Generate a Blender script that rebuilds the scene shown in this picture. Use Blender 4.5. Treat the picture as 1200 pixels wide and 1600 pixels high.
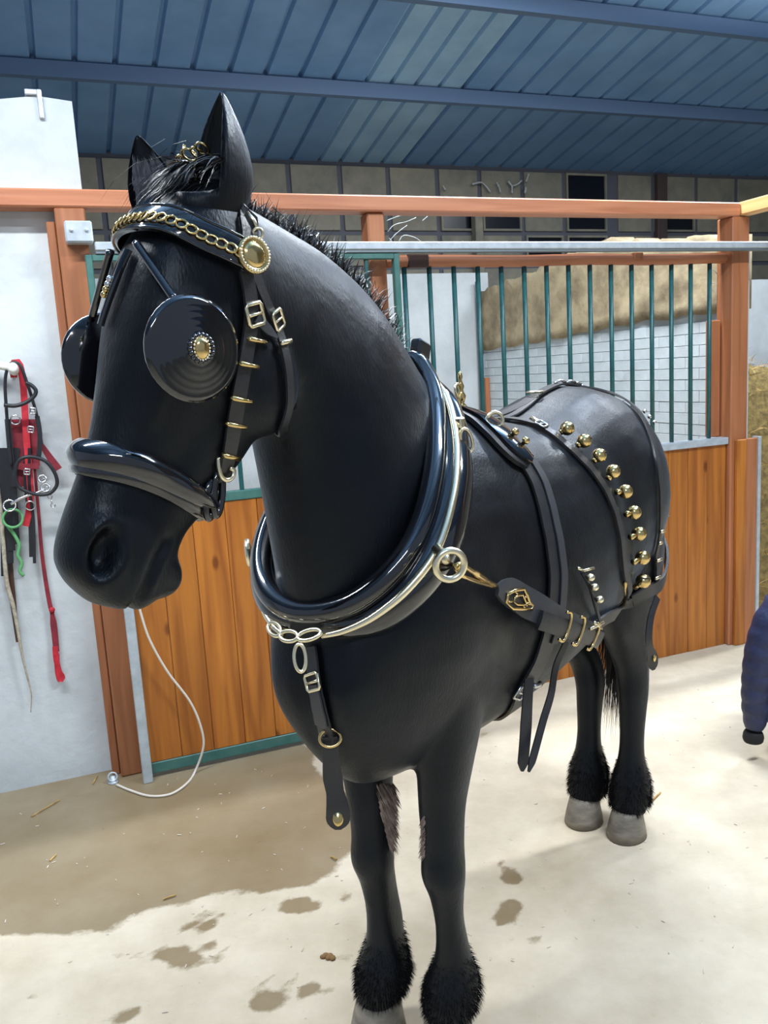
import bpy, bmesh, math, random
import numpy as np
from mathutils import Vector, Matrix
from mathutils.bvhtree import BVHTree

for _o in list(bpy.data.objects):
    bpy.data.objects.remove(_o)
SC = bpy.context.scene
COL = SC.collection
RNG = random.Random(7)
PI = math.pi

# ---------------------------------------------------------------- camera
FPX = 1300.0                                # focal length in pixels of a 1200x1600 frame
CAMH = 1.65
PITCH, ROLL = 0.16646, -0.0595
_f = Vector((0, math.cos(PITCH), -math.sin(PITCH)))
_u = Vector((0, math.sin(PITCH), math.cos(PITCH)))
_x = Vector((1, 0, 0))
CX = math.cos(ROLL) * _x + math.sin(ROLL) * _u
CU = -math.sin(ROLL) * _x + math.cos(ROLL) * _u
CF = _f
CAMP = Vector((0, 0, CAMH))
cam_data = bpy.data.cameras.new('camera')
cam = bpy.data.objects.new('camera', cam_data)
COL.objects.link(cam)
M = Matrix((CX, CU, -CF)).transposed().to_4x4()
M.translation = CAMP
cam.matrix_world = M
cam_data.sensor_fit = 'VERTICAL'
cam_data.sensor_height = 24.0
cam_data.lens = 24.0 * FPX / 1600.0
cam_data.clip_start = 0.02
SC.camera = cam

def ray(px, py):
    return CF + CX * ((px - 600) / FPX) - CU * ((py - 800) / FPX)
def on_floor(px, py, z=0.0):
    d = ray(px, py)
    return CAMP + d * ((z - CAMH) / d.z)

# ---------------------------------------------------------------- light
world = bpy.data.worlds.new('barn_air')
SC.world = world
world.use_nodes = True
_bg = world.node_tree.nodes['Background']
_bg.inputs['Color'].default_value = (0.62, 0.76, 1.0, 1)
_bg.inputs['Strength'].default_value = 0.42

def area_lamp(name, loc, target, sx, sy, power, color):
    l = bpy.data.lights.new(name, 'AREA')
    l.shape = 'RECTANGLE'; l.size = sx; l.size_y = sy
    l.energy = power; l.color = color
    o = bpy.data.objects.new(name, l)
    COL.objects.link(o)
    o.location = loc
    d = Vector(target) - Vector(loc)
    o.rotation_euler = d.to_track_quat('-Z', 'Y').to_euler()
    return o
def tube_lamp(x, y, z, ang, power, up=0.3, color=(0.93, 0.97, 1.0), length=1.3):
    """a fluorescent batten under the roof, outside the frame: most light down, some up to the roof"""
    d = Vector((math.cos(ang), math.sin(ang), 0))
    for nm, pw, sgn in (('tube_lamp_down', power, -1), ('tube_lamp_up', power * up, 1)):
        l = bpy.data.lights.new(nm, 'AREA'); l.shape = 'RECTANGLE'; l.size = length; l.size_y = 0.10
        l.energy = pw; l.color = color
        o = bpy.data.objects.new(nm, l); COL.objects.link(o)
        zz = Vector((0, 0, -sgn)); yy = zz.cross(d)
        mm = Matrix((d, yy, zz)).transposed().to_4x4(); mm.translation = (x, y, z + sgn * .03)
        o.matrix_world = mm
tube_lamp(-1.35, 1.95, 3.40, 0.36, 78, up=.5)
tube_lamp(1.8, 2.0, 3.70, 0.36, 118, up=.95)
tube_lamp(0.1, -1.3, 3.60, 0.36, 46, up=1.2)
tube_lamp(0.95, 4.35, 3.98, 0.36, 125, up=.25)
tube_lamp(3.1, 5.1, 3.80, 0.36, 92, up=.7)

vs = SC.view_settings
vs.view_transform = 'Standard'; vs.look = 'None'
vs.exposure = 0.1; vs.gamma = 1.0; vs.use_curve_mapping = False

# ---------------------------------------------------------------- helpers
def rgb(r, g, b):
    def c(v):
        v /= 255.0
        return v / 12.92 if v <= 0.04045 else ((v + 0.055) / 1.055) ** 2.4
    return (c(r), c(g), c(b), 1)

def mat(name, color, rough=0.5, metal=0.0, spec=0.5, coat=0.0, noise=0, color2=None, nscale=8.0,
        bump=0.0, bscale=60.0, stretch=(1, 1, 1), sheen=0.0, coat_rough=0.05, coords='Object', contrast=(0.35, 0.65)):
    m = bpy.data.materials.new(name)
    m.use_nodes = True
    nt = m.node_tree; b = nt.nodes['Principled BSDF']
    b.inputs['Base Color'].default_value = color
    b.inputs['Roughness'].default_value = rough
    b.inputs['Metallic'].default_value = metal
    b.inputs['Specular IOR Level'].default_value = spec
    b.inputs['Coat Weight'].default_value = coat
    b.inputs['Coat Roughness'].default_value = coat_rough
    if sheen:
        b.inputs['Sheen Weight'].default_value = sheen
        b.inputs['Sheen Roughness'].default_value = 0.4
    tc = nt.nodes.new('ShaderNodeTexCoord')
    mp = nt.nodes.new('ShaderNodeMapping'); mp.inputs['Scale'].default_value = stretch
    nt.links.new(tc.outputs[coords], mp.inputs['Vector'])
    if color2 is not None:
        n = nt.nodes.new('ShaderNodeTexNoise'); n.inputs['Scale'].default_value = nscale
        n.inputs['Detail'].default_value = 6; n.inputs['Roughness'].default_value = 0.6
        nt.links.new(mp.outputs['Vector'], n.inputs['Vector'])
        r = nt.nodes.new('ShaderNodeValToRGB')
        r.color_ramp.elements[0].position = contrast[0]; r.color_ramp.elements[1].position = contrast[1]
        r.color_ramp.elements[0].color = color; r.color_ramp.elements[1].color = color2
        nt.links.new(n.outputs['Fac'], r.inputs['Fac'])
        nt.links.new(r.outputs['Color'], b.inputs['Base Color'])
    if bump:
        n2 = nt.nodes.new('ShaderNodeTexNoise'); n2.inputs['Scale'].default_value = bscale
        n2.inputs['Detail'].default_value = 4
        nt.links.new(mp.outputs['Vector'], n2.inputs['Vector'])
        bp = nt.nodes.new('ShaderNodeBump'); bp.inputs['Strength'].default_value = bump
        bp.inputs['Distance'].default_value = 0.01
        nt.links.new(n2.outputs['Fac'], bp.inputs['Height'])
        nt.links.new(bp.outputs['Normal'], b.inputs['Normal'])
    return m

def tag(o, label=None, cat=None, group=None, kind=None):
    if label: o['label'] = label
    if cat: o['category'] = cat
    if group: o['group'] = group
    if kind: o['kind'] = kind
    return o

def empty(name, loc=(0, 0, 0), rz=0.0, parent=None):
    o = bpy.data.objects.new(name, None)
    COL.objects.link(o)
    o.empty_display_size = 0.1
    o.location = loc; o.rotation_euler = (0, 0, rz)
    if parent: o.parent = parent
    return o

def mesh_obj(name, verts, faces, material, parent=None, smooth=False, loc=None, rz=None):
    me = bpy.data.meshes.new(name)
    me.from_pydata([tuple(v) for v in verts], [], [tuple(int(i) for i in f) for f in faces])
    me.update()
    if smooth:
        me.polygons.foreach_set('use_smooth', [True] * len(me.polygons))
    if material: me.materials.append(material)
    return link(name, me, parent, loc, rz)

def link(name, me, parent=None, loc=None, rz=None):
    o = bpy.data.objects.new(name, me)
    COL.objects.link(o)
    if parent: o.parent = parent
    if loc is not None: o.location = loc
    if rz is not None: o.rotation_euler = (0, 0, rz)
    return o

class MB:
    """collects shapes into one mesh"""
    def __init__(s): s.v = []; s.f = []
    def add(s, v, f):
        n = len(s.v); s.v += [tuple(p) for p in v]; s.f += [tuple(i + n for i in q) for q in f]; return s
    def box(s, lo, hi, bev=0.0):
        x0, y0, z0 = lo; x1, y1, z1 = hi
        if bev <= 0:
            v = [(x0,y0,z0),(x1,y0,z0),(x1,y1,z0),(x0,y1,z0),(x0,y0,z1),(x1,y0,z1),(x1,y1,z1),(x0,y1,z1)]
            f = [(0,3,2,1),(4,5,6,7),(0,1,5,4),(1,2,6,5),(2,3,7,6),(3,0,4,7)]
            return s.add(v, f)
        bm = bmesh.new(); bmesh.ops.create_cube(bm, size=1.0)
        for q in bm.verts:
            q.co = Vector(((q.co.x + .5) * (x1 - x0) + x0, (q.co.y + .5) * (y1 - y0) + y0, (q.co.z + .5) * (z1 - z0) + z0))
        bmesh.ops.bevel(bm, geom=list(bm.edges), offset=bev, segments=1, affect='EDGES')
        bm.verts.index_update()
        v = [tuple(q.co) for q in bm.verts]; f = [tuple(q.index for q in p.verts) for p in bm.faces]
        bm.free()
        return s.add(v, f)
    def tube(s, pts, r, n=8, closed=False, ry=None, cap=True):
        """round (or elliptical) tube through pts; r a number or list"""
        v, f = tube_geo(pts, r, n, closed, cap); return s.add(v, f)
    def build(s, name, material, parent=None, smooth=False, loc=None, rz=None):
        return mesh_obj(name, s.v, s.f, material, parent, smooth, loc, rz)

def catmull(P, n, closed=False):
    """resample rows of P (any dimension) at n smooth positions, even in chord length of first 3 columns"""
    P = np.asarray(P, float)
    if closed: P = np.vstack([P, P[:1]])
    d = np.linalg.norm(np.diff(P[:, :3], axis=0), axis=1); d = np.maximum(d, 1e-6)
    t = np.concatenate([[0], np.cumsum(d)])
    m = np.zeros_like(P)
    for i in range(len(P)):
        if 0 < i < len(P) - 1: a, b = i - 1, i + 1
        elif closed:
            m[i] = (P[1] - P[-2]) / (d[0] + d[-1]); continue
        else: a, b = max(i - 1, 0), min(i + 1, len(P) - 1)
        m[i] = (P[b] - P[a]) / max(t[b] - t[a], 1e-9)
    u = np.linspace(0, t[-1], n + 1)[:-1] if closed else np.linspace(0, t[-1], n)
    k = np.clip(np.searchsorted(t, u, side='right') - 1, 0, len(P) - 2)
    h = (t[k + 1] - t[k])[:, None]; s = ((u - t[k]) / h[:, 0])[:, None]
    return ((2*s**3 - 3*s**2 + 1) * P[k] + (s**3 - 2*s**2 + s) * h * m[k] + (-2*s**3 + 3*s**2) * P[k + 1] + (s**3 - s**2) * h * m[k + 1])

def frames(pts, closed=False, up=None):
    """tangents and a rotation-minimising normal along a path"""
    P = [Vector(p) for p in pts]; n = len(P); T = []
    for i in range(n):
        a = P[(i - 1) % n] if (closed or i > 0) else P[i]
        b = P[(i + 1) % n] if (closed or i < n - 1) else P[i]
        t = b - a
        T.append(t.normalized() if t.length > 1e-9 else Vector((0, 0, 1)))
    if up is not None:
        N = [(Vector(up) - T[i] * T[i].dot(Vector(up))).normalized() for i in range(n)]
        return P, T, N
    ref = Vector((0, 0, 1)) if abs(T[0].z) < 0.9 else Vector((1, 0, 0))
    N = [(ref - T[0] * T[0].dot(ref)).normalized()]
    for i in range(1, n):
        v = N[-1] - T[i] * T[i].dot(N[-1])
        N.append(v.normalized() if v.length > 1e-9 else N[-1])
    return P, T, N

def tube_geo(pts, r, n=8, closed=False, cap=True):
    P, T, N = frames(pts, closed)
    m = len(P); R = [r] * m if isinstance(r, (int, float)) else list(r)
    v = []; f = []
    for i in range(m):
        B = T[i].cross(N[i])
        for k in range(n):
            a = 2 * PI * k / n
            v.append(P[i] + (N[i] * math.cos(a) + B * math.sin(a)) * R[i])
    for i in range(m if closed else m - 1):
        j = (i + 1) % m
        for k in range(n):
            k2 = (k + 1) % n
            f.append((i*n + k, i*n + k2, j*n + k2, j*n + k))
    if cap and not closed:
        f.append(tuple(range(n))[::-1]); f.append(tuple((m - 1) * n + k for k in range(n)))
    return v, f

def ring_pts(c, ax1, ax2, r, n=20, a0=0.0, a1=2 * PI):
    c = Vector(c); ax1 = Vector(ax1); ax2 = Vector(ax2)
    full = abs(a1 - a0 - 2 * PI) < 1e-6
    m = n if full else n + 1
    return [c + (ax1 * math.cos(a0 + (a1 - a0) * k / n) + ax2 * math.sin(a0 + (a1 - a0) * k / n)) * r for k in range(m)]

def lathe_geo(prof, c, axis, n=16):
    """profile of (radius, height) turned about axis at c"""
    axis = Vector(axis).normalized(); c = Vector(c)
    ref = Vector((0, 0, 1)) if abs(axis.z) < 0.9 else Vector((1, 0, 0))
    A = (ref - axis * axis.dot(ref)).normalized(); B = axis.cross(A)
    v = []; f = []
    for (r, h) in prof:
        for k in range(n):
            a = 2 * PI * k / n
            v.append(c + axis * h + (A * math.cos(a) + B * math.sin(a)) * max(r, 1e-5))
    for i in range(len(prof) - 1):
        for k in range(n):
            k2 = (k + 1) % n
            f.append((i*n + k, i*n + k2, (i + 1)*n + k2, (i + 1)*n + k))
    f.append(tuple(range(n))[::-1]); f.append(tuple((len(prof) - 1) * n + k for k in range(n)))
    return v, f
# ================================================================ the setting
# stall frame: u along the stall front (to the right), v into the stall, z up
YAW = 0.3629
S0 = on_floor(190, 1215)
SM = Matrix.Rotation(YAW, 4, 'Z'); SM.translation = (S0.x, S0.y, 0)
SMI = SM.inverted()
def sput(o):
    o.matrix_world = SM
    return o
def on_v(px, py, v=0.0):
    """the pixel's point on the vertical plane v = const, in stall coordinates"""
    c = SMI @ CAMP; d = SMI.to_3x3() @ ray(px, py)
    return c + d * ((v - c.y) / d.y)

def wood(name, c1, c2, axis=2, rough=0.45, rnd=0.25, knots=True):
    m = bpy.data.materials.new(name); m.use_nodes = True
    nt = m.node_tree; b = nt.nodes['Principled BSDF']; N = nt.nodes.new; Lk = nt.links.new
    b.inputs['Roughness'].default_value = rough
    tc = N('ShaderNodeTexCoord'); oi = N('ShaderNodeObjectInfo')
    add = N('ShaderNodeVectorMath'); add.operation = 'ADD'
    sc = N('ShaderNodeVectorMath'); sc.operation = 'SCALE'; sc.inputs['Scale'].default_value = 37.0
    cmb = N('ShaderNodeCombineXYZ')
    for k in range(3): Lk(oi.outputs['Random'], cmb.inputs[k])
    Lk(cmb.outputs[0], sc.inputs[0]); Lk(tc.outputs['Object'], add.inputs[0]); Lk(sc.outputs[0], add.inputs[1])
    mp = N('ShaderNodeMapping'); s = [14, 14, 14]; s[axis] = 0.9
    mp.inputs['Scale'].default_value = s
    Lk(add.outputs[0], mp.inputs['Vector'])
    n = N('ShaderNodeTexNoise'); n.inputs['Scale'].default_value = 1.6; n.inputs['Detail'].default_value = 8
    n.inputs['Distortion'].default_value = 0.7
    Lk(mp.outputs[0], n.inputs['Vector'])
    r = N('ShaderNodeValToRGB'); r.color_ramp.elements[0].position = .32; r.color_ramp.elements[1].position = .70
    r.color_ramp.elements[0].color = c2; r.color_ramp.elements[1].color = c1
    Lk(n.outputs['Fac'], r.inputs['Fac'])
    hs = N('ShaderNodeHueSaturation')
    mr = N('ShaderNodeMapRange'); mr.inputs['To Min'].default_value = 1 - rnd; mr.inputs['To Max'].default_value = 1 + rnd * .5
    Lk(oi.outputs['Random'], mr.inputs['Value']); Lk(mr.outputs[0], hs.inputs['Value'])
    Lk(r.outputs['Color'], hs.inputs['Color'])
    last = hs.outputs['Color']
    if knots:
        v = N('ShaderNodeTexVoronoi'); v.inputs['Scale'].default_value = 1.0
        mp2 = N('ShaderNodeMapping'); s2 = [7, 7, 7]; s2[axis] = 3.2; mp2.inputs['Scale'].default_value = s2
        Lk(add.outputs[0], mp2.inputs['Vector']); Lk(mp2.outputs[0], v.inputs['Vector'])
        r2 = N('ShaderNodeValToRGB'); r2.color_ramp.elements[0].position = .06; r2.color_ramp.elements[1].position = .13
        r2.color_ramp.elements[0].color = (.45, .36, .30, 1); r2.color_ramp.elements[1].color = (1, 1, 1, 1)
        Lk(v.outputs['Distance'], r2.inputs['Fac'])
        mx = N('ShaderNodeMix'); mx.data_type = 'RGBA'; mx.blend_type = 'MULTIPLY'; mx.inputs['Factor'].default_value = 1
        Lk(last, mx.inputs['A']); Lk(r2.outputs['Color'], mx.inputs['B']); last = mx.outputs['Result']
    Lk(last, b.inputs['Base Color'])
    bp = N('ShaderNodeBump'); bp.inputs['Strength'].default_value = .15; bp.inputs['Distance'].default_value = .01
    Lk(n.outputs['Fac'], bp.inputs['Height']); Lk(bp.outputs[0], b.inputs['Normal'])
    return m

M_PLANK = wood('stained_planks', rgb(196, 122, 46), rgb(150, 84, 30), 2, .42, .18)
M_POST = wood('stained_post', rgb(180, 116, 76), rgb(148, 90, 56), 2, .5, .10, knots=False)
M_BEAM = wood('stained_beam', rgb(198, 130, 92), rgb(170, 104, 70), 0, .5, .06, knots=False)  # lighter and pinker than the posts: strong lamplight put into the wood colour
M_BEAMV = wood('pale_beam', rgb(222, 178, 118), rgb(200, 150, 96), 1, .5, .06, knots=False)
M_GALV = mat('galvanised_steel', rgb(168, 178, 184), .42, .25, noise=1, color2=rgb(190, 198, 204), nscale=22)
M_GREEN = mat('green_paint', rgb(50, 100, 94), .45, 0, color2=rgb(72, 112, 104), nscale=14)
M_BAR = mat('dark_green_bar', rgb(24, 72, 74), .4, 0, color2=rgb(36, 92, 92), nscale=9)
M_WHITE = mat('whitewashed_wall', rgb(206, 212, 214), .85, color2=rgb(182, 188, 190), nscale=2.2, bump=.25, bscale=35)
M_BRICK = mat('white_painted_brick', rgb(212, 220, 222), .8, color2=rgb(198, 206, 208), nscale=6, bump=.2, bscale=70)
M_MORTAR = mat('grey_mortar', rgb(186, 194, 196), .9)
M_BROWN = mat('dusty_brown_render', rgb(186, 168, 134), .95, color2=rgb(140, 124, 98), nscale=4.5, bump=.5, bscale=20, contrast=(.38, .62))
M_INSUL = mat('taupe_board', rgb(150, 144, 126), .7, color2=rgb(122, 120, 110), nscale=5)
M_DARKFR = mat('dark_frame', rgb(92, 94, 104), .7)
M_DARKGL = mat('dark_window', rgb(14, 20, 32), .25)
M_ROOF = mat('blue_grey_sheet', rgb(128, 170, 214), .55, .0, color2=rgb(112, 154, 198), nscale=2.2)
M_ROOFL = mat('pale_sheet', rgb(162, 202, 232), .55, .0, color2=rgb(144, 184, 218), nscale=3.0)
M_PURLIN = mat('purlin_steel', rgb(92, 118, 152), .6, .0)
M_STRAW = mat('straw', rgb(196, 160, 92), .7, color2=rgb(150, 116, 60), nscale=30)
M_HAY = mat('hay', rgb(138, 116, 66), .9, color2=rgb(92, 76, 42), nscale=30)
M_WEB = mat('cobweb', rgb(186, 190, 190), .9)

# ---- floor: dry pale concrete with a wet patch and wet marks
def smin_noise(P, seed=0):
    """cheap smooth value noise for the patch outline"""
    rs = np.random.RandomState(seed); out = np.zeros(len(P))
    for f, a in ((3, .5), (7, .3), (15, .18), (31, .10), (60, .05)):
        for k in range(3):
            th = rs.rand() * 6.28; ph = rs.rand() * 6.28
            out += a / 3 * np.sin(f * (P[:, 0] * math.cos(th) + P[:, 1] * math.sin(th)) * 2 + ph)
    return out
def poly_sd(P, poly):
    """signed distance to a polygon, positive inside"""
    poly = np.asarray(poly); d = np.full(len(P), 1e9); inside = np.zeros(len(P), bool)
    for i in range(len(poly)):
        a = poly[i]; b = poly[(i + 1) % len(poly)]; e = b - a; w = P - a
        t = np.clip((w @ e) / (e @ e), 0, 1); q = w - t[:, None] * e
        d = np.minimum(d, np.hypot(q[:, 0], q[:, 1]))
        c = ((a[1] <= P[:, 1]) & (b[1] > P[:, 1])) | ((b[1] <= P[:, 1]) & (a[1] > P[:, 1]))
        xi = a[0] + (P[:, 1] - a[1]) / (e[1] if abs(e[1]) > 1e-9 else 1e-9) * e[0]
        inside ^= c & (P[:, 0] < xi)
    return np.where(inside, d, -d)
WETPX = [(-400, 1470), (0, 1462), (100, 1450), (220, 1432), (330, 1408), (420, 1396), (480, 1384), (530, 1350), (556, 1318), (548, 1270), (522, 1225), (500, 1190), (484, 1160), (470, 1120), (300, 1130), (100, 1150), (-500, 1180)]
WET = [np.array(on_floor(*p)[:2]) for p in WETPX]
MARKS = [(461, 1413, .045, .03), (300, 1448, .10, .035), (262, 1492, .09, .03), (330, 1476, .05, .02), (318, 1500, .05, .012), (412, 1562, .065, .05), (190, 1584, .05, .05),
         (312, 1570, .05, .012), (345, 1430, .05, .015), (492, 1543, .035, .02), (798, 1372, .035, .05), (800, 1408, .038, .05), (790, 1436, .02, .02), (826, 1478, .035, .015),
         (892, 1524, .04, .025), (40, 1550, .04, .02), (776, 1142, .06, .012), (1118, 1068, .06, .012), (545, 1392, .03, .03), (540, 1490, .03, .03)]
gx = np.concatenate([[-7, -4.5, -3.2], np.arange(-2.6, 3.2, .02), [4, 6, 9]]); gy = np.concatenate([[-6, -3, 0, .8], np.arange(1.2, 4.6, .02), [5.5, 7, 9, 12]])
GX, GY = np.meshgrid(gx, gy); FP = np.stack([GX.ravel(), GY.ravel()], 1)
sd = poly_sd(FP, WET) + smin_noise(FP, 1) * .10
for (mx_, my_, ra, rb) in MARKS:
    c = on_floor(mx_, my_); q = np.hypot((FP[:, 0] - c.x) / ra, (FP[:, 1] - c.y) / rb)
    sd = np.maximum(sd, (1 - q) * rb + smin_noise(FP * 3.4, 5) * .075 - .008)
nx_, ny_ = len(gx), len(gy)
ffaces = [(j*nx_ + i, j*nx_ + i + 1, (j + 1)*nx_ + i + 1, (j + 1)*nx_ + i) for j in range(ny_ - 1) for i in range(nx_ - 1)]
M_FLOOR = bpy.data.materials.new('concrete_floor'); M_FLOOR.use_nodes = True
nt = M_FLOOR.node_tree; _b = nt.nodes['Principled BSDF']; N = nt.nodes.new; Lk = nt.links.new
_tc = N('ShaderNodeTexCoord'); _at = N('ShaderNodeAttribute'); _at.attribute_name = 'wet'
_n1 = N('ShaderNodeTexNoise'); _n1.inputs['Scale'].default_value = 2.6; _n1.inputs['Detail'].default_value = 9; _n1.inputs['Roughness'].default_value = .65
_n2 = N('ShaderNodeTexNoise'); _n2.inputs['Scale'].default_value = 26; _n2.inputs['Detail'].default_value = 7; _n2.inputs['Roughness'].default_value = .7
for q in (_n1, _n2): Lk(_tc.outputs['Object'], q.inputs['Vector'])
_r1 = N('ShaderNodeValToRGB'); _r1.color_ramp.elements[0].position = .3; _r1.color_ramp.elements[1].position = .72
_r1.color_ramp.elements[0].color = rgb(176, 162, 138); _r1.color_ramp.elements[1].color = rgb(212, 200, 178); Lk(_n1.outputs['Fac'], _r1.inputs['Fac'])
_r2 = N('ShaderNodeValToRGB'); _r2.color_ramp.elements[0].position = .3; _r2.color_ramp.elements[1].position = .7
_r2.color_ramp.elements[0].color = rgb(126, 108, 78); _r2.color_ramp.elements[1].color = rgb(146, 131, 105); Lk(_n1.outputs['Fac'], _r2.inputs['Fac'])
_ma = N('ShaderNodeMath'); _ma.operation = 'MULTIPLY_ADD'; _ma.inputs[1].default_value = .05; Lk(_n2.outputs['Fac'], _ma.inputs[0]); Lk(_at.outputs['Fac'], _ma.inputs[2])
_mr = N('ShaderNodeMapRange'); _mr.inputs['From Min'].default_value = .018; _mr.inputs['From Max'].default_value = .036; Lk(_ma.outputs[0], _mr.inputs['Value'])
_mx = N('ShaderNodeMix'); _mx.data_type = 'RGBA'; Lk(_mr.outputs[0], _mx.inputs['Factor']); Lk(_r1.outputs[0], _mx.inputs['A']); Lk(_r2.outputs[0], _mx.inputs['B'])
_sp = N('ShaderNodeValToRGB'); _sp.color_ramp.elements[0].position = .27; _sp.color_ramp.elements[1].position = .36; _sp.color_ramp.elements[0].color = (.62, .56, .48, 1); _sp.color_ramp.elements[1].color = (1, 1, 1, 1)
Lk(_n2.outputs['Fac'], _sp.inputs['Fac'])
_mm = N('ShaderNodeMix'); _mm.data_type = 'RGBA'; _mm.blend_type = 'MULTIPLY'; _mm.inputs['Factor'].default_value = .8; Lk(_mx.outputs['Result'], _mm.inputs['A']); Lk(_sp.outputs[0], _mm.inputs['B'])
Lk(_mm.outputs['Result'], _b.inputs['Base Color'])
_rr = N('ShaderNodeMapRange'); _rr.inputs['To Min'].default_value = .75; _rr.inputs['To Max'].default_value = .42; Lk(_mr.outputs[0], _rr.inputs['Value']); Lk(_rr.outputs[0], _b.inputs['Roughness'])
_bp = N('ShaderNodeBump'); _bp.inputs['Strength'].default_value = .12; _bp.inputs['Distance'].default_value = .01; Lk(_n2.outputs['Fac'], _bp.inputs['Height']); Lk(_bp.outputs[0], _b.inputs['Normal'])
floor_o = mesh_obj('floor', [(x, y, 0) for x, y in FP], ffaces, M_FLOOR)
_a = floor_o.data.attributes.new('wet', 'FLOAT', 'POINT'); _a.data.foreach_set('value', sd.astype(np.float32))
tag(floor_o, 'pale concrete barn floor with a dark wet patch', 'floor', kind='structure')

def sbox(name, lo, hi, m, parent=None, bev=0.004):
    o = MB().box(lo, hi, bev).build(name, m, parent)
    if parent is None: sput(o)
    return o

# ---- wall left of the stall, whitewashed
_w = []
for k in range(41):
    u = -5 + 5.115 * k / 40
    _w.append((u, 2.77 + .012 * math.sin(k * 2.3) + .008 * math.sin(k * 5.1)))
_v = [(u, .10, 0) for u, z in _w] + [(u, .10, z) for u, z in _w] + [(u, .26, 0) for u, z in _w] + [(u, .26, z) for u, z in _w]
_n = len(_w); _fc = []
for k in range(_n - 1):
    _fc += [(k, k + 1, _n + k + 1, _n + k), (2*_n + k + 1, 2*_n + k, 3*_n + k, 3*_n + k + 1), (_n + k, _n + k + 1, 3*_n + k + 1, 3*_n + k)]
_fc += [(0, _n, 3*_n, 2*_n), (_n - 1, 2*_n + _n - 1, 3*_n + _n - 1, _n + _n - 1)]
wl = sput(mesh_obj('wall_left', _v, _fc, M_WHITE)); tag(wl, 'whitewashed wall beside the stall door', 'wall', kind='structure')

# ---- roof, ribbed sheets on purlins, falling towards the back
RS = 0.2
def roofz(v): return 3.48 + RS * (3.6 - v)
ceil = empty('ceiling'); sput(ceil); tag(ceil, 'blue grey ribbed metal roof seen from below', 'ceiling', kind='structure')
V0, V1 = -7.0, 3.85
def sheet(u0, u1, m):
    mb = MB(); w = (u1 - u0) / 4
    prof = []
    for k in range(4):
        a = u0 + k * w
        prof += [(a, 0), (a + .012, .03), (a + .03, .03), (a + .042, 0)]
    prof.append((u1, 0))
    vs_ = [(u, V0, roofz(V0) + h + .03) for u, h in prof] + [(u, V1, roofz(V1) + h + .03) for u, h in prof]
    n_ = len(prof)
    mb.add(vs_, [(k, n_ + k, n_ + k + 1, k + 1) for k in range(n_ - 1)])
    mb.add([(u, v, z + .006) for u, v, z in vs_], [(k, k + 1, n_ + k + 1, n_ + k) for k in range(n_ - 1)])
    return mb.build('roof_sheet', m, ceil)
u = -6.74
while u < 9.6:
    sheet(u, u + 1.0, M_ROOF)
    u += 1.0
    if abs(u - 2.26) < .01:
        sheet(u, u + .78, M_ROOFL); u += .78
for k in range(9):
    v = 2.5 - 1.08 * k
    MB().box((-6.7, v - .03, roofz(v) - .075), (9.8, v + .03, roofz(v) + .024)).build('purlin', M_PURLIN, ceil)

# ---- back wall of the barn: framed boards with dark openings
wb = sput(MB().box((-6.7, 3.72, 0), (9.8, 3.80, 3.505)).build('wall_back', M_DARKFR)); tag(wb, 'framed back wall of the barn under the eaves', 'wall', kind='structure')
edges = [-1.9, -1.43, -.96, -.49, -.02, .45, .95, 1.49, 1.99, 2.455, 2.91, 3.395, 3.83, 4.29, 4.755, 5.27, 5.815, 6.37, 6.9, 7.4, 7.9, 8.4]
rows = [(3.19, 3.45), (2.905, 3.15), (2.60, 2.865), (2.1, 2.56)]
dark = {(0, 14): .96, (1, 11): .55, (1, 12): .92, (1, 14): .92, (1, 16): .8, (2, 13): .9, (2, 14): .95}
for r, (z0, z1) in enumerate(rows):
    for k in range(len(edges) - 1):
        a, b_ = edges[k] + .022, edges[k + 1] - .022
        if k == 15: a += .10
        if (r, k) in dark:
            fr = MB()
            fr.box((a, 3.69, z0), (a + .02, 3.72, z1)); fr.box((b_ - .02, 3.69, z0), (b_, 3.72, z1))
            fr.box((a + .02, 3.69, z0), (b_ - .02, 3.72, z0 + .02)); fr.box((a + .02, 3.69, z1 - .02), (b_ - .02, 3.72, z1))
            fr = fr.build('opening_frame', M_INSUL, wb)
            MB().box((a + .02, 3.71, z0 + .02), (b_ - .02, 3.719, z1 - .02)).build('dark_pane', M_DARKGL, fr)
        else:
            MB().box((a, 3.70, z0), (b_, 3.72, z1), .004).build('wall_board', M_INSUL, wb)
MB().box((5.83, 3.64, 0), (5.95, 3.70, 3.46), .005).build('upright', mat('brown_upright', rgb(76, 62, 60), .7), wb)
MB().box((3.72, 3.60, 0), (3.80, 3.69, 3.15), .005).build('upright', M_INSUL, wb)

# ---- stall inner walls
wi = sput(MB().box((-.2, 3.0, 0), (3.50, 3.14, 2.44)).build('wall_stall_back', M_WHITE)); tag(wi, 'pale rendered rear wall inside the stall', 'wall', kind='structure')
wr = sput(MB().box((3.44, .12, 0), (3.56, 3.0, 2.24)).build('wall_right', M_MORTAR)); tag(wr, 'white painted brick partition with dusty brown render along its top', 'wall', kind='structure')
bmesh_brick = None
for r in range(15):
    z0 = .84 + r * .066
    if z0 + .06 > 1.83: break
    for k in range(13):
        v0 = .13 + k * .235 - (.117 if r % 2 else 0)
        a, b_ = max(v0, .125), min(v0 + .2315, 2.995)
        if b_ - a < .03: continue
        key = round(b_ - a, 3)
        me = bpy.data.meshes.get('brick_%s' % key)
        if me is None:
            mb = MB().box((0, 0, 0), (.0105, b_ - a, .0625), .0015)
            me = bpy.data.meshes.new('brick_%s' % key); me.from_pydata(mb.v, [], mb.f); me.materials.append(M_BRICK)
        link('brick', me, wr, (3.430 + RNG.uniform(-.0015, .0015), a, z0))
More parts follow.
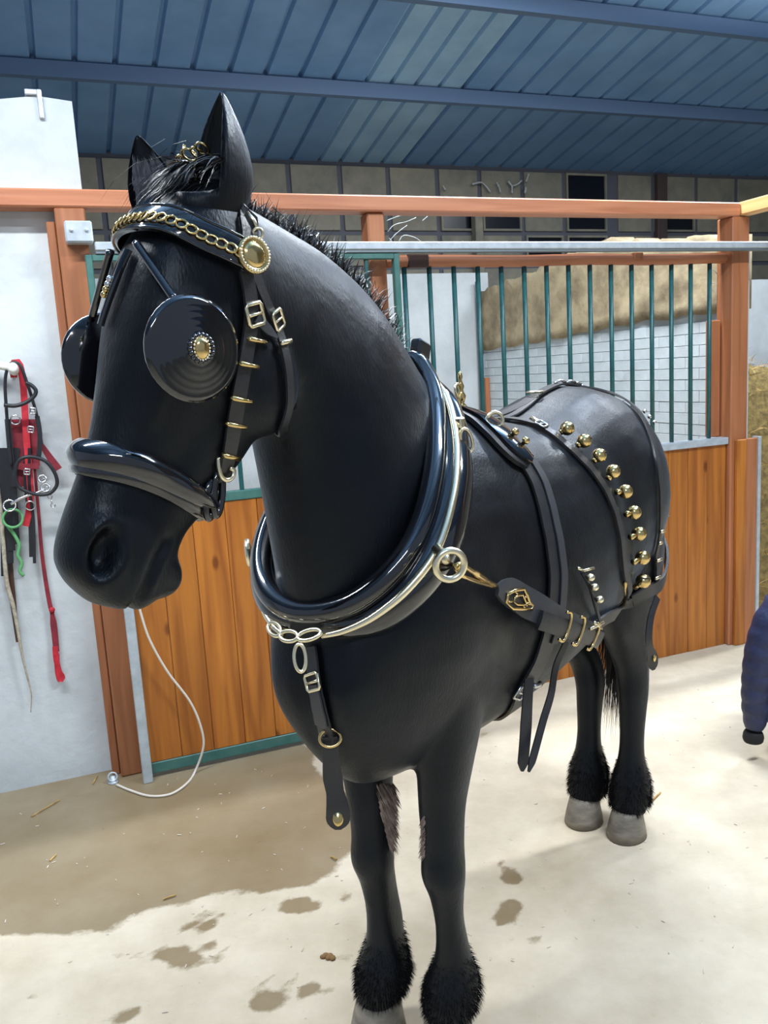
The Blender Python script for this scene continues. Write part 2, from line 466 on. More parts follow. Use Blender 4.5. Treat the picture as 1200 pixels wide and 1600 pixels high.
# the brown render, thick and ragged, over the top courses
vb = np.linspace(.125, 2.99, 60)
topz = np.interp(vb, [.1, .35, .75, 1.2, 1.6, 2.0, 2.5, 3.0], [2.27, 2.30, 2.335, 2.42, 2.40, 2.345, 2.31, 2.28]) + .012 * np.sin(vb * 23) + .008 * np.sin(vb * 51)
botz = np.interp(vb, [.1, .9, 1.35, 2.0, 2.95], [1.872, 1.868, 1.85, 1.81, 1.785]) + .008 * np.sin(vb * 17)
rows_ = 9; _v = []; _fc = []
for i, v in enumerate(vb):
    for k in range(rows_):
        t = k / (rows_ - 1); z = botz[i] + (topz[i] - botz[i]) * t
        _v.append((3.405 + .008 * math.sin(v * 9 + k * 1.7) + .006 * math.sin(v * 31 + k * 2.9), v, z))
    _v.append((3.58, v, topz[i])); _v.append((3.58, v, botz[i]))
R_ = rows_ + 2
for i in range(len(vb) - 1):
    for k in range(R_):
        k2 = (k + 1) % R_
        _fc.append((i*R_ + k, (i + 1)*R_ + k, (i + 1)*R_ + k2, i*R_ + k2))
_fc.append(tuple(range(R_))); _fc.append(tuple((len(vb) - 1)*R_ + k for k in range(R_))[::-1])
mesh_obj('brown_render', _v, _fc, M_BROWN, wr, smooth=True)
pipe = sput(MB().tube([(3.37, 2.95, 0), (3.37, 2.95, 2.36)], .02, 10).build('corner_pipe', M_DARKFR, smooth=True)); tag(pipe, 'dark pipe standing in the rear corner of the stall', 'pipe')
bat = sbox('wooden_batten', (3.385, 2.90, 0), (3.425, 2.93, 1.55), M_POST); tag(bat, 'narrow wooden batten beside the dark corner pipe', 'batten')

# ---- stall front: posts, beams, rails
def post(u0, u1, v0, v1, z1, label, m=None):
    o = sbox('wooden_post', (u0, v0, 0), (u1, v1, z1), m or M_POST, None, .006); tag(o, label, 'post'); return o
post(.0, .112, .0, .098, 2.346, 'stained wooden post at the edge of the white wall')
sb = sbox('wooden_board', (-.034, .04, 0), (-.002, .098, 2.30), M_POST); tag(sb, 'narrow dark stained board between the white wall and its post', 'board')
post(1.288, 1.368, .02, .11, 2.346, 'stained wooden post between the sliding door and the barred panel')
post(3.325, 3.440, .0, .118, 2.346, 'stained wooden post at the corner of the stall where two beams meet')
bm_o = sbox('wooden_beam', (-3.6, -.004, 2.346), (3.372, .098, 2.414), M_BEAM, None, .006); tag(bm_o, 'long stained beam along the top of the stall front', 'beam')
bm2 = sbox('wooden_beam', (3.374, -2.6, 2.350), (3.452, .118, 2.418), M_BEAMV, None, .006); tag(bm2, 'pale yellow beam joining the corner post at a right angle', 'beam')
post(3.372, 3.454, -2.6, -2.52, 2.350, 'wooden post carrying the far end of the pale yellow beam')
ws = sput(MB().box((8.6, -7.0, 0), (8.72, 3.8, 5.55)).build('wall_side', M_INSUL)); tag(ws, 'board wall at the far side of the barn', 'wall', kind='structure')
rail = empty('sliding_rail'); sput(rail); tag(rail, 'galvanised steel sliding rail across the stall front', 'rail')
sbox('track', (.13, -.085, 2.172), (4.3, -.045, 2.205), M_GALV, rail, .004)
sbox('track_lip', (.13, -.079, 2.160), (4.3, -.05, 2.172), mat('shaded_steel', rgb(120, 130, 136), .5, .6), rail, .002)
sbox('end_bracket', (.028, -.070, 2.205), (.128, -.001, 2.285), M_GALV, rail, .006)
for k in range(2):
    MB().add(*lathe_geo([(.007, 0), (.007, .006), (.003, .009)], (.05 + .055 * k, -.070, 2.25), (0, -1, 0), 8)).build('bolt', M_GALV, rail)
for uu_ in ():
    sbox('wall_bracket', (uu_ - .02, -.05, 2.175), (uu_ + .02, .02, 2.20), M_GALV, rail, .003)

# barred panel
bp_ = empty('barred_panel'); sput(bp_); tag(bp_, 'fixed stall panel of upright planks with green bars above', 'stall panel')
MB().tube([(1.372 + k * .1768, .05, 2.138 + .003 * math.sin(k * 1.3)) for k in range(12)], .028, 12).build('top_rail', M_BEAM, bp_, smooth=True)
sbox('dark_splice', (1.475, .018, 2.108), (1.575, .082, 2.168), mat('dark_splice', rgb(74, 50, 42), .6), bp_)
sbox('clip', (2.71, .014, 2.135), (2.765, .05, 2.168), M_POST, bp_)
bar_me = bpy.data.meshes.new('bar'); _t = tube_geo([(0, 0, 1.19), (0, 0, 2.112)], .0115, 10); bar_me.from_pydata([tuple(p) for p in _t[0]], [], _t[1]); bar_me.materials.append(M_BAR)
bar_me.polygons.foreach_set('use_smooth', [True] * len(bar_me.polygons))
for k in range(15): link('bar', bar_me, bp_, (1.463 + k * .1253, .05, 0))
NP = 15; pw = (3.322 - 1.37) / NP
pl_me = bpy.data.meshes.new('plank'); _m = MB().box((0, 0, 0), (pw - .002, .03, 1.155), .002); pl_me.from_pydata(_m.v, [], _m.f); pl_me.materials.append(M_PLANK)
for k in range(NP): link('plank', pl_me, bp_, (1.37 + k * pw, .03 + RNG.uniform(-.001, .001), .0))
sbox('cap_channel', (1.37, .012, 1.150), (3.322, .075, 1.188), M_GALV, bp_, .003)
ep = empty('end_post'); sput(ep); tag(ep, 'short boxed end post with a grey steel edge at the foot of the corner post', 'post')
sbox('front_board', (3.350, -.025, 0), (3.415, -.002, 1.172), M_PLANK, ep)
sbox('side_board', (3.418, -.022, 0), (3.494, -.001, 1.174), M_POST, ep)
sbox('steel_edge', (3.494, -.03, 0), (3.514, .02, 1.18), M_GALV, ep, .002)
ib = sbox('wooden_board', (3.245, .075, 1.19), (3.318, .11, 1.82), M_POST); tag(ib, 'short upright board fixed inside the stall against the corner post', 'board')

# sliding door
dr = empty('sliding_door'); sput(dr); tag(dr, 'sliding stall door with orange planks in a green steel frame', 'door')
D0, D1, DV = .090, 1.392, -.075
for (nm, lo, hi) in (('frame_stile', (D0, DV, .0), (D0 + .026, DV + .035, 2.158)), ('frame_stile', (D1 - .026, DV, .0), (D1, DV + .035, 2.158)),
                     ('frame_rail', (D0 + .026, DV, 2.134), (D1 - .026, DV + .035, 2.158)), ('frame_rail', (D0 + .026, DV, 1.152), (D1 - .026, DV + .035, 1.192)),
                     ('frame_rail', (D0 + .026, DV, .02), (D1 - .026, DV + .035, .068))):
    sbox(nm, lo, hi, M_GREEN, dr, .003)
NP = 9; pw = (D1 - D0 - .054) / NP
dp_me = bpy.data.meshes.new('plank'); _m = MB().box((0, 0, 0), (pw - .002, .026, 1.082), .002); dp_me.from_pydata(_m.v, [], _m.f); dp_me.materials.append(M_PLANK)
for k in range(NP): link('plank', dp_me, dr, (D0 + .027 + k * pw, DV + .004 + RNG.uniform(-.001, .001), .069))
db_me = bpy.data.meshes.new('bar'); _t = tube_geo([(0, 0, 1.19), (0, 0, 2.136)], .010, 10); db_me.from_pydata([tuple(p) for p in _t[0]], [], _t[1]); db_me.materials.append(M_BAR)
for k in range(9): link('bar', db_me, dr, (D0 + .026 + (k + 1) * .125, DV + .018, 0))
gs = sbox('door_guide', (.082, -.112, .0), (.122, -.079, 1.95), M_GALV, None, .003); tag(gs, 'upright galvanised guide strip beside the orange door planks', 'strip')
# ================================================================ the horse
HANG = math.radians(55)
HO = Vector((0, 1.83, 0))                       # ground point between the fore hooves
H_FWD = Vector((-math.cos(HANG), -math.sin(HANG), 0))
H_LEFT = Vector((math.sin(HANG), -math.cos(HANG), 0))
HM = Matrix((H_FWD, H_LEFT, Vector((0, 0, 1)))).transposed().to_4x4(); HM.translation = HO
HMI = HM.inverted()

def loft(secs, n=40, m=28, closed_ends=True):
    """secs: rows [cx,cy,cz, ux,uy,uz (half width vector), fx,fy,fz (front/top half vector), bx,by,bz (back/bottom half vector), p_top, p_bot]"""
    S = catmull(secs, n)
    v = []; f = []
    for row in S:
        c = row[0:3]; u = row[3:6]; a = row[6:9]; b = row[9:12]; pt, pb = row[12], row[13]
        for k in range(m):
            th = 2 * PI * k / m; co, si = math.cos(th), math.sin(th)
            p = pt if si >= 0 else pb
            x = math.copysign(abs(co) ** p, co); y = abs(si) ** (1.0 if p > 1 else p)
            v.append(tuple(c + u * x + (a if si >= 0 else b) * y))
    for i in range(n - 1):
        for k in range(m):
            k2 = (k + 1) % m
            f.append((i*m + k, i*m + k2, (i + 1)*m + k2, (i + 1)*m + k))
    f.append(tuple(range(m))[::-1]); f.append(tuple((n - 1) * m + k for k in range(m)))
    return v, f

def trunk_sec(x, top, bot, hw, zm, pt=1.0, pb=1.0, y=0.0):
    return [x, y, zm, 0, hw, 0, 0, 0, top - zm, 0, 0, bot - zm, pt, pb]
def line_sec(fr, bk, hw, y=0.0, mid=0.5, pt=1.0, pb=1.0):
    """section between a front/top point and a back/bottom point of the mid plane"""
    fr = np.array([fr[0], y, fr[1]]); bk = np.array([bk[0], y, bk[1]]); c = bk + (fr - bk) * mid
    return list(c) + [0, hw, 0] + list(fr - c) + list(bk - c) + [pt, pb]

HB = MB()
# trunk, rump to breast
HB.add(*loft([
    trunk_sec(-1.450, 1.27, 1.08, .070, 1.19),
    trunk_sec(-1.425, 1.36, 1.00, .150, 1.20),
    trunk_sec(-1.35, 1.455, .94, .230, 1.20, .9),
    trunk_sec(-1.22, 1.535, .88, .285, 1.20, .9),
    trunk_sec(-1.05, 1.572, .84, .302, 1.18, .95),
    trunk_sec(-.90, 1.562, .805, .302, 1.15),
    trunk_sec(-.72, 1.525, .785, .308, 1.10, 0.95),
    trunk_sec(-.55, 1.505, .772, .310, 1.08, 0.95),
    trunk_sec(-.38, 1.520, .755, .298, 1.07, 0.98),
    trunk_sec(-.22, 1.550, .740, .268, 1.09, 1.1),
    trunk_sec(-.08, 1.550, .735, .240, 1.10, 1.15, 1.1),
    trunk_sec(.06, 1.490, .740, .215, 1.12, 1.05, 1.25),
    trunk_sec(.16, 1.390, .765, .188, 1.12, 1, 1.3),
    trunk_sec(.24, 1.270, .830, .145, 1.10, 1, 1.2),
    trunk_sec(.285, 1.15, .920, .090, 1.05),
    trunk_sec(.30, 1.09, .98, .04, 1.035)], 48, 36))
# neck
HB.add(*loft([
    line_sec((-.30, 1.49), (.22, .98), .185, mid=.45),
    line_sec((-.22, 1.545), (.285, 1.08), .178, mid=.45),
    line_sec((-.12, 1.645), (.305, 1.20), .155, mid=.45),
    line_sec((.03, 1.80), (.325, 1.33), .130, mid=.45),
    line_sec((.17, 1.882), (.340, 1.45), .110, mid=.45),
    line_sec((.30, 1.918), (.365, 1.56), .096, y=.01, mid=.45),
    line_sec((.41, 1.945), (.43, 1.65), .090, y=.015, mid=.45),
    line_sec((.49, 1.960), (.50, 1.72), .085, y=.02, mid=.45)], 36, 32))
# head (mid plane turned a little to the near side)
HEADY, HEADYAW = 0.010, math.radians(-13)
POLL = np.array([.47, HEADY, 1.95])
def headpt(x, y, z):
    dx = x - POLL[0]
    return np.array([POLL[0] + dx * math.cos(HEADYAW) - y * math.sin(HEADYAW), POLL[1] + dx * math.sin(HEADYAW) + y * math.cos(HEADYAW), z])
def headvec(x, y, z): return headpt(x + POLL[0], y, z) - headpt(POLL[0], 0, 0)
def head_sec(fr, bk, hw, mid=.5, pt=1.0, pb=1.0):
    r = line_sec(fr, bk, hw, mid=mid, pt=pt, pb=pb)
    c = headpt(*r[0:3])
    return list(c) + list(headvec(*r[3:6])) + list(headvec(*r[6:9])) + list(headvec(*r[9:12])) + [pt, pb]
HEADSECS = [
    head_sec((.455, 1.985), (.395, 1.87), .060, .5),
    head_sec((.525, 1.960), (.375, 1.80), .088, .55, .9),
    head_sec((.585, 1.905), (.365, 1.72), .104, .6, .8),
    head_sec((.625, 1.845), (.375, 1.645), .108, .62, .75),
    head_sec((.650, 1.775), (.405, 1.585), .109, .60, .75, .9),
    head_sec((.672, 1.705), (.450, 1.522), .096, .58, .8, .9),
    head_sec((.692, 1.640), (.497, 1.475), .075, .56, .85, .9),
    head_sec((.712, 1.575), (.540, 1.432), .065, .55, .85, .9),
    head_sec((.742, 1.510), (.575, 1.405), .064, .55, .85, .9),
    head_sec((.770, 1.450), (.598, 1.372), .070, .52, .8, .9),
    head_sec((.785, 1.400), (.615, 1.338), .070, .5, .8, .9),
    head_sec((.770, 1.355), (.635, 1.310), .062, .5, .8, .9),
    head_sec((.742, 1.322), (.672, 1.296), .046, .5)]
HB.add(*loft(HEADSECS, 48, 32))

def blob(c, r, n=12, m=16, rot=None):
    v = []; f = []
    for i in range(n + 1):
        ph = PI * i / n
        for k in range(m):
            th = 2 * PI * k / m
            p = Vector((r[0] * math.sin(ph) * math.cos(th), r[1] * math.sin(ph) * math.sin(th), r[2] * math.cos(ph)))
            if rot is not None: p = rot @ p
            v.append(tuple(Vector(c) + p))
    for i in range(n):
        for k in range(m):
            k2 = (k + 1) % m
            f.append((i*m + k, (i + 1)*m + k, (i + 1)*m + k2, i*m + k2))
    return v, f
# jowls, brows, nostril wings, chin
for s in (-1, 1):
    HB.add(*blob(headpt(.43, s * .052, 1.655), (.088, .045, .105)))
    HB.add(*blob(headpt(.585, s * .086, 1.745), (.045, .028, .045)))
    HB.add(*blob(headpt(.724, s * .042, 1.415), (.038, .030, .055)))
HB.add(*blob(headpt(.628, 0, 1.345), (.040, .048, .042)))

def limb(pts, n=40, m=24):
    """pts rows x,y,z, half width across, half depth front, half depth back"""
    secs = []
    for (x, y, z, hw, hf, hb) in pts:
        secs.append([x, y, z, 0, hw, 0, hf, 0, 0, -hb, 0, 0, 1, 1])
    return loft(secs, n, m)
FORE = {1: (-.020, .102), -1: (.010, -.080)}
for s, (fx, fy) in FORE.items():
    HB.add(*limb([
        (fx * .3 - .00, s * .125, 1.10, .070, .13, .14),
        (fx * .4 - .02, s * .128, .98, .076, .12, .13),
        (fx * .6 - .02, s * .120, .86, .072, .095, .105),
        (fx * .8 - .01, fy * .6 + s * .048, .74, .060, .078, .080),
        (fx, fy * .8 + s * .02, .65, .052, .065, .064),
        (fx + .005, fy, .56, .048, .058, .054),
        (fx + .009, fy, .49, .052, .060, .052),
        (fx + .002, fy, .43, .041, .045, .047 + (.012 if s < 0 else 0)),
        (fx - .002, fy, .36, .033, .037, .046 + (.026 if s < 0 else 0)),
        (fx - .004, fy, .29, .036, .037, .052 + (.030 if s < 0 else .006)),
        (fx - .004, fy, .245, .046, .043, .064 + (.014 if s < 0 else 0)),
        (fx + .004, fy, .195, .063, .055, .082),
        (fx + .014, fy, .15, .063, .062, .076),
        (fx + .024, fy, .118, .050, .054, .055),
        (fx + .028, fy, .09, .045, .048, .045)], 48, 24))
HIND = {1: (-1.185, .150), -1: (-1.200, -.012)}
for s, (fx, fy) in HIND.items():
    HB.add(*limb([
        (-1.14, s * .145, 1.18, .110, .20, .21),
        (-1.13, s * .160, 1.04, .118, .19, .21),
        (-1.13, s * .158, .92, .110, .170, .185),
        (-1.15, s * .120 + fy * .2, .80, .088, .130, .145),
        (-1.20, s * .07 + fy * .5, .68, .068, .090, .105),
        (fx - .050, s * .02 + fy * .85, .58, .056, .066, .078),
        (fx - .055, fy, .50, .051, .066, .064),
        (fx - .045, fy, .42, .046, .054, .054),
        (fx - .032, fy, .33, .042, .043, .050),
        (fx - .022, fy, .255, .047, .046, .062),
        (fx - .012, fy, .19, .063, .055, .084),
        (fx - .002, fy, .12, .068, .062, .086),
        (fx + .008, fy, .08, .058, .060, .065)], 48, 24))

def ear(base, tip, facing, w=.036, d=.030, fwd=0.0):
    """a cupped ear: an outer shell and an inner cup meeting at a thin rim, closing towards the tip"""
    base = Vector(base); tip = Vector(tip); ax = (tip - base).normalized()
    fc = (Vector(facing) - ax * ax.dot(Vector(facing))).normalized(); sd = ax.cross(fc)
    prof = [(-.22, .62), (-.1, .70), (.0, .80), (.12, .93), (.25, 1.03), (.40, 1.02), (.55, .90), (.68, .72), (.80, .50), (.90, .29), (.96, .15), (1.0, .04)]
    L = (tip - base).length; v = []; f = []; m = 28
    for (t, k) in prof:
        tt = min(max(t, 0), 1)
        c = base + ax * (L * t) + fc * (fwd + .012 * math.sin(tt * PI) + .008 * tt * tt)
        cup = min(max((t - .02) / .15, 0), 1)
        for q in range(m):
            th = 2 * PI * q / m; co, si = math.cos(th), math.sin(th)
            x = co * w * k; y = si * d * k
            if si > 0: y = (1 - cup) * y + cup * (-si * d * k * .72 + .004)
            v.append(tuple(c + sd * x + fc * y))
    for i in range(len(prof) - 1):
        for q in range(m):
            q2 = (q + 1) % m
            f.append((i*m + q, i*m + q2, (i + 1)*m + q2, (i + 1)*m + q))
    f.append(tuple(range(m))[::-1]); f.append(tuple((len(prof) - 1) * m + q for q in range(m)))
    return v, f

EARS = {1: (headpt(.462, .058, 1.920), headpt(.425, .075, 2.082), headvec(.85, -.10, 0), .040, .072, .036),
        -1: (headpt(.500, -.084, 1.905), headpt(.522, -.110, 2.062), headvec(.66, .75, .0), .042, .036, 0)}
EARM = MB()
for s, (b0, t0, fc, ew, ed, ef) in EARS.items():
    EARM.add(*ear(b0, t0, fc, ew, ed, ef))

def remeshed(mb, voxel, smooth_iter, smooth_fac=0.5):
    me = bpy.data.meshes.new('raw'); me.from_pydata(mb.v, [], mb.f); me.update()
    o = bpy.data.objects.new('raw', me); COL.objects.link(o)
    r = o.modifiers.new('r', 'REMESH'); r.mode = 'VOXEL'; r.voxel_size = voxel; r.adaptivity = 0
    sm = o.modifiers.new('s', 'SMOOTH'); sm.iterations = smooth_iter; sm.factor = smooth_fac
    dg = bpy.context.evaluated_depsgraph_get()
    out = bpy.data.meshes.new_from_object(o.evaluated_get(dg))
    bpy.data.objects.remove(o); bpy.data.meshes.remove(me)
    return out
skin_me = remeshed(HB, 0.009, 8)
_nv = len(skin_me.vertices)
SV = np.empty(_nv * 3); skin_me.vertices.foreach_get('co', SV); SV = SV.reshape(-1, 3)
SF = [tuple(p.vertices) for p in skin_me.polygons]
bpy.data.meshes.remove(skin_me)
# sculpt: head coordinates of every vertex, then dents and folds
def to_head(P):
    d = P - POLL; c, s_ = math.cos(HEADYAW), math.sin(HEADYAW)
    return np.stack([POLL[0] + d[:, 0] * c + d[:, 1] * s_, -d[:, 0] * s_ + d[:, 1] * c, P[:, 2]], 1)
def from_head(Q):
    d0 = Q[:, 0] - POLL[0]; c, s_ = math.cos(HEADYAW), math.sin(HEADYAW)
    return np.stack([POLL[0] + d0 * c - Q[:, 1] * s_, POLL[1] + d0 * s_ + Q[:, 1] * c, Q[:, 2]], 1)
Q = to_head(SV)
onhead = (Q[:, 0] > .34) & (Q[:, 2] > 1.25)
def seg_dist(P, pts):
    d = np.full(len(P), 9.0)
    for a, b in zip(pts[:-1], pts[1:]):
        a = np.array(a); b = np.array(b); e = b - a
        t = np.clip(((P - a) @ e) / (e @ e), 0, 1)
        d = np.minimum(d, np.linalg.norm(P - a - t[:, None] * e, axis=1))
    return d
for sg in (-1, 1):
    side = onhead & (Q[:, 1] * sg > -.005)
    P2 = np.stack([Q[:, 0], Q[:, 2]], 1)
    # nostril: a slanting oval hollow with a raised rim
    nc = np.array([.736, 1.410]); ax = np.array([-.35, .94]); pr = np.array([.94, .35])
    a = ((P2 - nc) @ ax) / .034; b = ((P2 - nc) @ pr) / .019; rr = np.sqrt(a * a + b * b)
    outer = side & (np.abs(Q[:, 1]) > .02)
    Q[:, 1] -= np.where(outer, sg * .036 * np.exp(-(rr ** 4)), 0)
    Q[:, 1] += np.where(outer, sg * .004 * np.exp(-((rr - 1.45) / .4) ** 2), 0)
    # mouth line between the lips
    dm = seg_dist(P2, [(.632, 1.410), (.655, 1.385), (.676, 1.350), (.692, 1.318), (.698, 1.285)])
    Q[:, 1] -= np.where(side, sg * .012 * np.exp(-(dm / .007) ** 2), 0)
    # hollow above the eye and the long face crest below it
    dh = np.linalg.norm((P2 - np.array([.545, 1.862])) / np.array([.03, .03]), axis=1)
    Q[:, 1] -= np.where(side, sg * .008 * np.exp(-dh ** 2), 0)
    dc = seg_dist(P2, [(.60, 1.725), (.645, 1.60)])
    Q[:, 1] += np.where(side, sg * .006 * np.exp(-(dc / .014) ** 2), 0)
    dg = seg_dist(P2, [(.545, 1.60), (.63, 1.50)])
    Q[:, 1] -= np.where(side, sg * .006 * np.exp(-(dg / .03) ** 2), 0)
# the slit across the front of the lips
front = onhead & (Q[:, 2] < 1.36) & (np.abs(Q[:, 1]) < .05)
dm = seg_dist(np.stack([Q[:, 0], Q[:, 2]], 1), [(.690, 1.325), (.698, 1.28)])
Q[:, 2] += np.where(front, .010 * np.exp(-(dm / .008) ** 2), 0)
SV = from_head(Q)
# muscle relief on shoulder, breast and thigh
def relief(c, r, amt):
    d = np.linalg.norm((SV - np.array(c)) / np.array(r), axis=1)
    return amt * np.exp(-d ** 2)
for sg in (-1, 1):
    SV[:, 1] += sg * relief((.06, sg * .23, 1.12), (.10, .12, .22), .014)
    SV[:, 1] -= sg * relief((-.13, sg * .25, 1.05), (.05, .12, .22), .010)
    SV[:, 1] -= sg * relief((-.80, sg * .30, 1.22), (.07, .14, .16), .016)
    SV[:, 1] += sg * relief((-1.00, sg * .30, 1.36), (.08, .14, .10), .014)
    SV[:, 0] += relief((.27, sg * .085, 1.02), (.08, .06, .10), .020)
SV[:, 0] -= relief((.30, 0, 1.00), (.08, .025, .12), .012)
_all = MB(); _all.add(SV.tolist(), SF); _all.add(*[EARM.v, EARM.f])
body_me = bpy.data.meshes.new('body'); body_me.from_pydata(_all.v, [], _all.f); body_me.update()
BV = BVHTree.FromPolygons([Vector(p) for p in _all.v], _all.f)

M_COAT = bpy.data.materials.new('black_coat'); M_COAT.use_nodes = True
nt = M_COAT.node_tree; _b = nt.nodes['Principled BSDF']; N = nt.nodes.new; Lk = nt.links.new
_tc = N('ShaderNodeTexCoord')
_n = N('ShaderNodeTexNoise'); _n.inputs['Scale'].default_value = 3.0; _n.inputs['Detail'].default_value = 5; Lk(_tc.outputs['Object'], _n.inputs['Vector'])
_r = N('ShaderNodeValToRGB'); _r.color_ramp.elements[0].position = .3; _r.color_ramp.elements[1].position = .75
_r.color_ramp.elements[0].color = (.0022, .0030, .0050, 1); _r.color_ramp.elements[1].color = (.0052, .0044, .0048, 1)
Lk(_n.outputs['Fac'], _r.inputs['Fac']); Lk(_r.outputs[0], _b.inputs['Base Color'])
_b.inputs['Roughness'].default_value = .33; _b.inputs['Specular IOR Level'].default_value = .30; _b.inputs['Specular Tint'].default_value = (.78, .89, 1, 1)
_b.inputs['Sheen Weight'].default_value = .08; _b.inputs['Sheen Roughness'].default_value = .30; _b.inputs['Sheen Tint'].default_value = (.62, .78, 1, 1)
_mr = N('ShaderNodeMapRange'); _mr.inputs['From Min'].default_value = .3; _mr.inputs['From Max'].default_value = .7; _mr.inputs['To Min'].default_value = .30; _mr.inputs['To Max'].default_value = .52
_n5 = N('ShaderNodeTexNoise'); _n5.inputs['Scale'].default_value = 6; _n5.inputs['Detail'].default_value = 6; _n5.inputs['Distortion'].default_value = .6; Lk(_tc.outputs['Object'], _n5.inputs['Vector']); Lk(_n5.outputs['Fac'], _mr.inputs['Value']); Lk(_mr.outputs[0], _b.inputs['Roughness'])
_mp = N('ShaderNodeMapping'); _mp.inputs['Scale'].default_value = (1, 1, .25); Lk(_tc.outputs['Object'], _mp.inputs['Vector'])
_n3 = N('ShaderNodeTexNoise'); _n3.inputs['Scale'].default_value = 260; _n3.inputs['Detail'].default_value = 3; Lk(_mp.outputs[0], _n3.inputs['Vector'])
_n4 = N('ShaderNodeTexNoise'); _n4.inputs['Scale'].default_value = 11; _n4.inputs['Detail'].default_value = 3; Lk(_tc.outputs['Object'], _n4.inputs['Vector'])
_ad = N('ShaderNodeMath'); _ad.operation = 'MULTIPLY_ADD'; _ad.inputs[1].default_value = 3.0; Lk(_n4.outputs['Fac'], _ad.inputs[0]); Lk(_n3.outputs['Fac'], _ad.inputs[2])
_bp = N('ShaderNodeBump'); _bp.inputs['Strength'].default_value = .45; _bp.inputs['Distance'].default_value = .002; Lk(_ad.outputs[0], _bp.inputs['Height']); Lk(_bp.outputs[0], _b.inputs['Normal'])
M_FEATH = mat('feather_hair', (.0052, .0050, .0054, 1), .8, spec=.12)
M_HAIR = mat('black_hair', (.006, .0058, .0062, 1), .42)
M_FORE = mat('forelock_hair', (.012, .012, .013, 1), .36)
M_HOOF = mat('grey_hoof', rgb(104, 97, 86), .5, color2=rgb(140, 132, 118), nscale=11, bump=.2, bscale=40, stretch=(1, 1, 3))
M_MUD = mat('mud_caked_hair', rgb(172, 154, 142), .9, color2=rgb(128, 110, 99), nscale=40)
M_EYE = mat('dark_eye', (.004, .003, .002, 1), .05, coat=1)

horse = empty('horse'); horse.matrix_world = HM
tag(horse, 'black cob horse in harness standing on the barn floor', 'horse')
body_me.polygons.foreach_set('use_smooth', [True] * len(body_me.polygons))
body_me.materials.append(M_COAT)
body = link('body', body_me, horse)

# hooves
for (fx, fy), fr in [(FORE[1], 1), (FORE[-1], 1), (HIND[1], 0), (HIND[-1], 0)]:
    prof = [(.0, .046, .052, .044, .030), (.004, .074, .088, .066, .030), (.03, .070, .082, .062, .028), (.06, .063, .073, .057, .026), (.088, .056, .062, .052, .022), (.095, .048, .052, .045, .022)]
    v = []; f = []; m = 24; r0 = 1.0 if fr else .93
    for (z, hw, hf, hb, sh) in prof:
        for k in range(m):
            th = 2 * PI * k / m; co, si = math.cos(th), math.sin(th)
            v.append((fx + sh + (hf if co > 0 else hb) * co * r0, fy + hw * si * r0, z * (1.27 if fr else 1.0)))
    for i in range(len(prof) - 1):
        for k in range(m): f.append((i*m + k, i*m + (k + 1) % m, (i + 1)*m + (k + 1) % m, (i + 1)*m + k))
    f.append(tuple(range(m))[::-1]); f.append(tuple((len(prof) - 1)*m + k for k in range(m)))
    mesh_obj('hoof', v, f, M_HOOF, horse, True)
# eyes (behind the blinkers)
for sg in (-1, 1):
    c = headpt(.588, sg * .104, 1.725)
    v, f = blob(c, (.021, .012, .018)); mesh_obj('eye', v, f, M_EYE, horse, True)

def hairs(roots, n_seg=3):
    """roots: list of (point, direction at root, bend vector, length, width) -> flat tapering blades"""
    v = []; f = []
    for (p, d, bend, L, w) in roots:
        p = Vector(p); d = Vector(d).normalized(); bend = Vector(bend)
        sd_ = d.cross(Vector((RNG.uniform(-1, 1), RNG.uniform(-1, 1), RNG.uniform(-1, 1))))
        if sd_.length < 1e-4: continue
        sd_.normalize(); b0 = len(v); q = p.copy(); dd = d.copy()
        for k in range(n_seg):
            ww = w * (1 - k / n_seg) * .5
            v.append(q - sd_ * ww); v.append(q + sd_ * ww)
            dd = (dd + bend * (1.0 / n_seg)).normalized(); q = q + dd * (L / n_seg)
        v.append(q)
        for k in range(n_seg - 1):
            a = b0 + 2 * k; f.append((a, a + 1, a + 3, a + 2))
        a = b0 + 2 * (n_seg - 1); f.append((a, a + 1, a + 2))
    return v, f
# feather on the four fetlocks
VN = np.empty(len(body_me.vertices) * 3); body_me.vertices.foreach_get('normal', VN); VN = VN.reshape(-1, 3)
VC = np.array(_all.v)
for (fx, fy), zt in [(FORE[1], .27), (FORE[-1], .27), (HIND[1], .27), (HIND[-1], .27)]:
    idx = np.where((np.hypot(VC[:, 0] - fx, VC[:, 1] - fy) < .14) & (VC[:, 2] > (.128 if fx > -.5 else .095)) & (VC[:, 2] < zt))[0]
    pts = []
    rs = random.Random(int(abs(fx * 1000 + fy * 77)))
    for k in range(6500):
        i = idx[rs.randrange(len(idx))]; z = VC[i, 2]
        if z > .21 and rs.random() < (z - .19) / .1: continue
        n = Vector(VN[i]); rear = max(0, -n.x)
        L = rs.uniform(.014, .028) * (1 + .6 * rear) * (1.0 if z < .2 else .7)
        d = n * .9 + Vector((0, 0, -.35)) + Vector((rs.uniform(-.3, .3), rs.uniform(-.3, .3), rs.uniform(-.3, .3)))
        pts.append((Vector(VC[i]) - n * .004, d, Vector((0, 0, -.8)), L, rs.uniform(.0013, .0026)))
    v, f = hairs(pts); o = mesh_obj('fetlock_feather', v, f, M_FEATH, horse); tag(o, kind='stuff')
